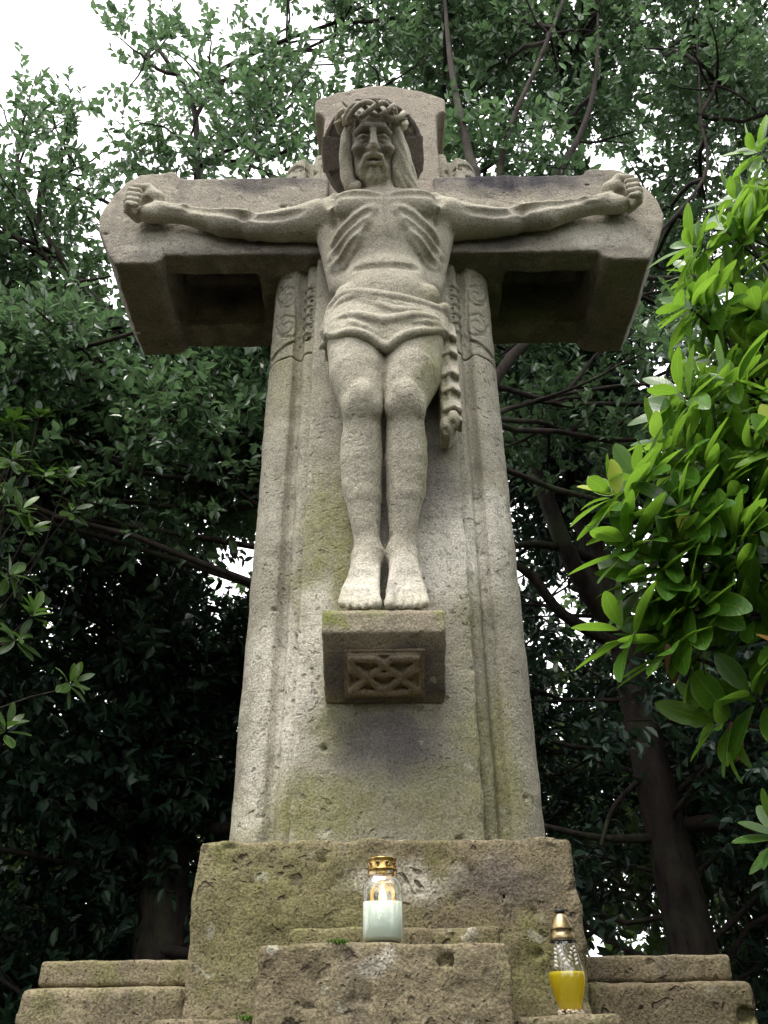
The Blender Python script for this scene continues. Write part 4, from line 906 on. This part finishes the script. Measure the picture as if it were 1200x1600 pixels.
tree('holly_tree', 'bright green holly reaching into the white sky left of the cross', 'tree', (-.3, 3.55, GZ),
     [([(-.25, 3.5, GZ), (-.28, 3.5, 1.5), (-.42, 3.5, 3.0), (-1.0, 3.6, 4.2), (-1.21, 3.6, 4.95), (-1.35, 3.6, 5.87), (-1.75, 3.6, 6.73), (-1.88, 3.6, 7.5)], [.08, .07, .055, .035, .026, .020, .014, .005]),
      ([(-.35, 3.6, GZ), (-.38, 3.6, 1.5), (-.6, 3.6, 2.9), (-1.7, 3.7, 3.9), (-2.4, 3.6, 5.0), (-2.55, 3.6, 6.1)], [.06, .055, .045, .03, .016, .005])],
     [([(-1.3, 3.7, 4.2), (-1.7, 3.5, 4.6), (-2.2, 3.4, 4.75), (-2.6, 3.4, 4.8)], [.016, .012, .010, .005]), ([(-2.3, 3.7, 3.5), (-1.9, 3.4, 3.7), (-1.5, 3.3, 3.72)], [.014, .010, .006]), ([(-2.2, 3.8, 3.1), (-1.9, 3.3, 3.0), (-1.2, 3.1, 3.1), (-.8, 3.1, 3.3)], [.014, .012, .010, .005])],
     [(-1.75, 3.6, 6.6, .30, .3, .75, 41), (-1.25, 3.5, 6.1, .42, .4, .5, 60), (-.65, 3.4, 6.5, .45, .4, .55, 66), (-.1, 3.4, 6.6, .5, .45, .6, 82), (.35, 3.5, 6.7, .45, .4, .5, 71), (-.6, 3.4, 5.5, .55, .45, .5, 82), (0, 3.4, 5.6, .5, .4, .5, 71), (-1.3, 3.5, 5.2, .5, .4, .45, 71),
      (-2.45, 3.6, 5.5, .30, .3, .55, 41), (-2.0, 3.5, 5.0, .5, .4, .4, 60), (-2.75, 3.5, 4.7, .5, .4, .45, 60), (-.8, 3.3, 4.7, .5, .4, .4, 66), (-.2, 3.4, 4.6, .45, .4, .4, 55)]
     +fill(g3, 12, (-3.1, -.5), (3.3, 4.4), (3.5, 4.7), .55, 97)+fill(g3, 14, (-3.0, -.4), (3.2, 4.3), (2.5, 3.6), .5, 143)+fill(g3, 6, (-3.3, -1.9), (3.3, 4.2), (3.2, 4.8), .55, 91)+fill(g3, 6, (-2.9, -1.6), (3.2, 3.8), (2.2, 3.4), .45, 130), (.062, .5), M_holly, g3)
g4 = np.random.default_rng(14)
tree('evergreen_tree', 'dense nearly black tree filling the shade left of the stone shaft', 'tree', (-1.3, 5.5, GZ),
     [([(-1.28, 5.5, GZ), (-1.29, 5.5, 0), (-1.30, 5.5, .55), (-1.37, 5.5, 1.44), (-1.47, 5.5, 2.53), (-1.64, 5.5, 3.59), (-1.97, 5.5, 5.1)], [.2, .18, .16, .14, .12, .09, .04])],
     [([(-1.35, 5.5, 1.3), (-.95, 5.2, 1.2), (-.6, 5.0, 1.25)], [.05, .035, .02]), ([(-1.42, 5.5, 2.1), (-.9, 5.2, 2.4), (-.5, 5.0, 2.7)], [.05, .035, .02]), ([(-1.4, 5.5, 1.9), (-2.0, 5.2, 2.2), (-2.6, 5.0, 2.2)], [.05, .035, .02]), ([(-1.3, 5.4, .6), (-1.0, 5.2, .55), (-.65, 5.1, .6)], [.03, .025, .015])],
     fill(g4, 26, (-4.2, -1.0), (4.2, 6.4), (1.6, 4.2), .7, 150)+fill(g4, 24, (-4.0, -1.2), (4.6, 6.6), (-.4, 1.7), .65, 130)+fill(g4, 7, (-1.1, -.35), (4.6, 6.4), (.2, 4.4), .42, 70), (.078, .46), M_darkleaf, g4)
g5 = np.random.default_rng(15)
tree('evergreen_tree', 'dark thin-leaved tree seen in narrow gaps directly behind the stone shaft', 'tree', (.2, 6.6, GZ),
     [([(.2, 6.6, GZ), (.25, 6.6, 1.5), (.1, 6.6, 3.5), (.2, 6.6, 6.0)], [.15, .12, .09, .04])], [],
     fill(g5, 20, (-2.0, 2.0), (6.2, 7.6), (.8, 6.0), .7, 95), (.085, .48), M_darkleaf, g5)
# the wood further back and, added unseen for its shade, round the clearing: one mass that nobody could count
g6 = np.random.default_rng(16)
def wood(name, boxes, leaf, mat, g, tw=.5, m=11):
    P, D = [], []
    for (x, y, z, n) in boxes:
        k = max(4, n//30); C = np.stack([g.uniform(*x, k), g.uniform(*y, k), g.uniform(*z, k)], 1)
        p = C[g.integers(0, k, n)]+g.normal(0, .55, (n, 3)); P.append(p); D.append(g.normal(size=(n, 3))+np.array([0, 0, .4]))
    P = np.concatenate(P); D = np.concatenate(D); P[:, 2] = np.maximum(P[:, 2], GZ+.1)
    o = crown_obj(P, D, tw, m, leaf, mat, None, g, name=name, spread=1.0); return o
wood('distant_wood', [((-12, 12), (8.5, 12), (-.6, 3.6), 4200), ((-14, 14), (12.5, 15), (-.9, 4.2), 2600), ((2, 6.5), (7.4, 8.8), (-.7, 2.8), 800), ((-6, -2.4), (7.4, 8.8), (-.7, 2.8), 700), ((-11, -1.2), (8.5, 12), (2.2, 6.5), 900), ((2.5, 11), (8.5, 12), (2.2, 7.5), 900), ((-1.2, 2.5), (9, 11), (2.2, 6.0), 170)], (.16, .5), M_farleaf, g6)
wood('unseen_shading_wood', [((-10, -4.5), (-7, 8), (-.6, 7), 1100), ((4.5, 10), (-7, 8), (-.6, 7), 1100), ((-10, 10), (-9, -5.0), (-.6, 8.5), 1900)], (.30, .5), M_farleaf, g6, .8, 10)  # unseen trees beside and behind the camera, raised to block low sky light
for nm in ('twigs',):
    for o in [o for o in bpy.data.objects if o.name.startswith(nm) and o.parent is None]: bpy.data.objects.remove(o)

# ------------------------------------------------------------------ rhododendrons
def rhodo_leaf(L, Wd, curl, fold, n=9):
    V = []
    for i in range(n):
        t_ = .5-.5*math.cos(math.pi*i/(n-1)); w = Wd*.5*(math.sin(math.pi*min(t_**1.1, 1))**.62)*(1 if 0 < i < n-1 else 0)+.0012*(i == 0); z = -curl*L*t_*t_; 
        for s_ in (-1, 0, 1): V.append((s_*w, t_*L*(1-.25*curl*t_), z+abs(s_)*fold*w))
    F = [[3*i+k, 3*i+k+1, 3*i+k+4, 3*i+k+3] for i in range(n-1) for k in (0, 1)]
    return V, F
LEAF_ME = []
for (L, Wd, cu, fo) in ((.110, .044, .08, .15), (.116, .039, .18, .12), (.100, .046, .04, .18), (.092, .038, .26, .2)):
    V, F = rhodo_leaf(L, Wd, cu, fo); UVL = [(s_*.5+.5, .5-.5*math.cos(math.pi*i/8)) for i in range(9) for s_ in (-1, 0, 1)]; me = mesh_np('leaf', V, np.array(F), True, UVL); me.materials.append(M_rhodo); LEAF_ME.append((me, np.array(V), np.array(F)))
t = NT('pale_young_leaf'); col = t.mix(t.ramp(t.noise(t.n('TexCoord').outputs['Object'], 60, 3), .3, .7), (.42, .50, .05), (.36, .46, .04))
M_young = t.done(t.n('MixShader', {0: .5, 1: t.bsdf(Base_Color=col, Roughness=.35).outputs[0], 2: t.n('BsdfTranslucent', {0: (.62, .68, .08)}).outputs[0]}))
t = NT('dead_leaf'); col = t.mix(t.ramp(t.noise(t.n('TexCoord').outputs['Object'], 40, 4), .35, .65), (.30, .16, .03), (.12, .055, .03))
M_dead = t.done(t.n('MixShader', {0: .3, 1: t.bsdf(Base_Color=col, Roughness=.5).outputs[0], 2: t.n('BsdfTranslucent', {0: (.45, .24, .04)}).outputs[0]}))
t = NT('brown_dead_leaf'); M_brown = t.done(t.bsdf(Base_Color=(.16, .075, .035), Roughness=.6))
def frame(dr, nn):
    y = np.array(dr, float); y /= np.linalg.norm(y); x = np.cross(y, nn); x /= np.linalg.norm(x)+1e-9; z = np.cross(x, y)
    return Matrix(((x[0], y[0], z[0]), (x[1], y[1], z[1]), (x[2], y[2], z[2])))
def bush(name, label, base, tips, g, axis0, per=(11, 15), limit=300, scale=1.0, target=None, mat=None):
    T = thing(name, label, 'shrub', base, 'rhododendrons at the sides'); base = np.array(base); todo = []
    Vs, F4, F3, nv = [], [], [], 0
    hub = np.array(target)
    for p in tips:
        p = np.array(p, float); ax = unit(np.array(axis0)+g.normal(0, .28, 3)); n = g.integers(*per)
        U = unit(np.cross(ax, [0, 0, 1.])); Wv = np.cross(ax, U)
        for j in range(n):
            ph = 2*math.pi*j/n+g.uniform(-.3, .3); inner = j % 3 == 0; el = g.uniform(.5, 1.0) if inner else g.uniform(.95, 1.5)
            rad = math.cos(ph)*U+math.sin(ph)*Wv; dr = ax*math.cos(el)+rad*math.sin(el); dr = dr+np.array([0, 0, -.12])
            nn = ax*math.sin(el)-rad*math.cos(el)+np.array([0, 0, .9])+g.normal(0, .2, 3)
            todo.append((p+ax*(.012 if inner else -.012*g.random())+dr*.010, dr, nn, g.integers(0, 4), scale*g.uniform(.78, 1.14)*(.8 if inner else 1)))
        s_ = hub+(p-hub)*g.uniform(.15, .35)+g.normal(0, .05, 3)
        P = bent(s_, p, 5, .12, g); V, F = tube_mesh(P, np.linspace(.0062*scale, .0032*scale, len(P)), 6); Vs.append(V); F4.append(F[0]+nv); F3.append(F[1]+nv); nv += len(V)
    obj('branches', np.vstack(Vs), [np.vstack(F4), np.vstack(F3)], M_bark, T, kind='stuff')
    for e in (hub, hub+np.array([.05, .1, .25])):
        V, F = tube_mesh(bent(base, e, 8, .1, g), np.linspace(.03, .012, 9)*scale, 8); obj('stem', V, F, M_bark, T)
    extra = []
    for i, (p, dr, nn, k, sc) in enumerate(todo):
        Mf = frame(dr, nn)
        if i < limit:
            o = bpy.data.objects.new('leaf', LEAF_ME[k][0]); COL.objects.link(o)
            if mat is not None: o.material_slots[0].link = 'OBJECT'; o.material_slots[0].material = mat
            o.parent = T
            o.matrix_local = Matrix.Translation(Vector(p-base)) @ (Mf @ Matrix.Diagonal((sc, sc, sc))).to_4x4()
        else:
            A = np.array(Mf)*sc; extra.append((LEAF_ME[k][1] @ A.T+p, LEAF_ME[k][2]))
    if extra:
        nv = 0; Vs, Fs = [], []
        for V, F in extra: Vs.append(V); Fs.append(F+nv); nv += len(V)
        obj('foliage', np.vstack(Vs), np.vstack(Fs), mat or M_rhodo, T, uv=np.tile(np.array(UVL), (len(extra), 1)), kind='stuff')
    return T
g7 = np.random.default_rng(21)
TIPS = [(1.034, 1.5, 2.184), (1.025, 1.5, 1.999), (.86, 1.42, 1.732), (.799, 1.4, 1.732), (.708, 1.38, 1.64), (.799, 1.42, 1.562), (.691, 1.38, 1.457), (.742, 1.42, 1.437), (.633, 1.34, 1.399), (.949, 1.45, 1.696), (.887, 1.4, 1.518), (.837, 1.4, 1.375), (.842, 1.45, 1.508), (.791, 1.4, 1.271), (.699, 1.4, 1.227), (.626, 1.36, 1.192), (.564, 1.32, 1.132), (.703, 1.36, 1.123), (.74, 1.3, 1.097), (.704, 1.45, 1.347), (.663, 1.3, .98), (.689, 1.25, .942), (.571, 1.36, 1.043), (.513, 1.34, 1.028), (.493, 1.32, .945), (.436, 1.3, .916), (.389, 1.3, .874), (.577, 1.32, .914), (.641, 1.34, .906), (.59, 1.4, 1.157),
        (.438, 1.3, .819), (.391, 1.3, .773), (.554, 1.28, .753), (.452, 1.3, .734), (.525, 1.32, .831), (.414, 1.32, .714), (.673, 1.3, .85), (.65, 1.3, .732), (.481, 1.3, .772), (.516, 1.32, .694), (.659, 1.38, .846), (.474, 1.3, .648), (.367, 1.32, .617), (.427, 1.32, .593), (.571, 1.32, .645), (.624, 1.3, .605)]
TIPS = [(x+.04, y, z-.01) for x, y, z in TIPS]
TIPS += [(x+g7.uniform(.03, .12), y+g7.uniform(-.03, .10), z+g7.uniform(-.06, .05)) for x, y, z in TIPS if z > .55]
low = [(.60, 1.34, .50), (.68, 1.35, .40), (.56, 1.38, .48), (.74, 1.4, .55)]
deep = [(g7.uniform(.75, 1.5), g7.uniform(1.45, 1.9), g7.uniform(.5, 2.2)) for _ in range(46)]
deep = [p for p in deep if p[0] > .62+.28*max(0, p[2]-.9)]
deep += [(g7.uniform(.95, 1.9), g7.uniform(.9, 2.3), g7.uniform(-.75, .75)) for _ in range(60)]  # out-of-view whorls added to keep light off the right-hand steps
deep += [(g7.uniform(.78, 1.3), g7.uniform(.8, 1.8), g7.uniform(-.7, .42)) for _ in range(40)]  # more unseen whorls, added close in to block light from the right
RB = bush('rhododendron', 'big-leaved bright green rhododendron bush reaching in from the right in front of the cross', (1.25, 1.6, GZ), TIPS+low+deep, g7, (-.84, -.22, .34), target=(1.15, 1.6, .75))
def single(name, p, dr, nn, k, sc, mat):
    me = LEAF_ME[k][0].copy(); me.materials.clear(); me.materials.append(mat); o = bpy.data.objects.new(name, me); COL.objects.link(o); o.parent = RB
    o.matrix_local = Matrix.Translation(Vector(np.array(p)-np.array(RB.location))) @ (frame(dr, nn) @ Matrix.Diagonal((sc, sc, sc))).to_4x4(); return o
for (p, dr, nn) in (((.712, 1.235, .93), (-.15, -.1, 1), (0, -1, .1)), ((.712, 1.235, .93), (.9, -.1, -.12), (0, -.8, .8)), ((.418, 1.285, .868), (0, -.2, 1), (.2, -1, 0)), ((.416, 1.285, .866), (-1, -.1, .25), (0, -.8, .6)),
                    ((.520, 1.285, .768), (.1, -.1, 1), (.3, -1, 0)), ((.500, 1.29, .735), (.1, 0, 1), (0, -1, .2)), ((.498, 1.29, .732), (-1, 0, .1), (0, -.8, .7))):
    single('leaf', p, dr, nn, 2, .72 if p[0] < .6 else 1.0, M_young)['label'] = 'pale yellow-green young leaf'
single('leaf', (.585, 1.25, .575), (.85, -.1, -.5), (.2, -.8, .7), 0, .95, M_dead)['label'] = 'yellow-brown dying leaf'
single('leaf', (.462, 1.31, .588), (.12, 0, -1), (.3, -1, 0), 3, .75, M_brown)['label'] = 'brown curled dead leaf hanging down'
single('leaf', (.562, 1.37, .476), (.10, 0, -1), (.3, -1, 0), 3, .70, M_brown)['label'] = 'brown curled dead leaf hanging down'
V, F = tube_mesh([(.50, 1.28, .69), (.507, 1.28, .64), (.505, 1.28, .58), (.502, 1.28, .52)], [.0016, .0016, .0014, .001], 5); obj('twig', V, F, M_bark, RB)
for (p, q) in (((.515, 1.29, .765), (.48, 1.27, .72)), ((.515, 1.29, .762), (.495, 1.27, .705)), ((.425, 1.3, .858), (.40, 1.3, .835)), ((.71, 1.24, .93), (.675, 1.23, .90)), ((.59, 1.275, .75), (.635, 1.26, .765))):
    V, F = tube_mesh([p, tuple(np.array(p)*.6+np.array(q)*.4+np.array([0, 0, .012])), q], [.0012, .001, .0007], 5); obj('flower_stalk', V, F, M_young, RB)
g8 = np.random.default_rng(22)
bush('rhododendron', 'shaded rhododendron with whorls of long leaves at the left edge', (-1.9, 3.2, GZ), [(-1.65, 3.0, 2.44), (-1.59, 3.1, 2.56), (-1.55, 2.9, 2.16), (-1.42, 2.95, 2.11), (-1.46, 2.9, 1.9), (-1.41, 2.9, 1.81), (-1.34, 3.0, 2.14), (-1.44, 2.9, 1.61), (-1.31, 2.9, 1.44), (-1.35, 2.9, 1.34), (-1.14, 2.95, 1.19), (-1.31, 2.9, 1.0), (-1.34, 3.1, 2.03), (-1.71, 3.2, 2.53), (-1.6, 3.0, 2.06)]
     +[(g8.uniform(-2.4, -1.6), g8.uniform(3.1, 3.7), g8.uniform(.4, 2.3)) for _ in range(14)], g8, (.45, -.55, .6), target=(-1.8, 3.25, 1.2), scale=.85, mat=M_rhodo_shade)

# ------------------------------------------------------------------ small clumps of moss on the stone edges
t = NT('bright_moss'); M_moss = t.done(t.bsdf(Base_Color=(.09, .17, .02), Roughness=.9))
for (p, lb) in (((-.082, 1.602, .1835), 'small tuft of bright green moss on the front block left of the candle'), ((-.232, 1.645, .0765), 'small tuft of bright green moss at the foot of the front block')):
    gm_ = np.random.default_rng(5); n_ = 160; B = np.array(p)+gm_.normal(0, 1, (n_, 3))*[.008, .005, .001]; V, Q = leaves_mesh(B-[0, 0, .001], gm_.normal(0, .6, (n_, 3))+[0, -.2, 1], gm_.normal(0, 1, (n_, 3)), np.full(n_, .007), np.full(n_, .0022))
    o = link('moss_tuft', mesh_np('moss_tuft', V-np.array(p), Q, False), M_moss); o.location = p; o['label'] = lb; o['category'] = 'moss'; o['group'] = 'moss tufts on the stone edges'
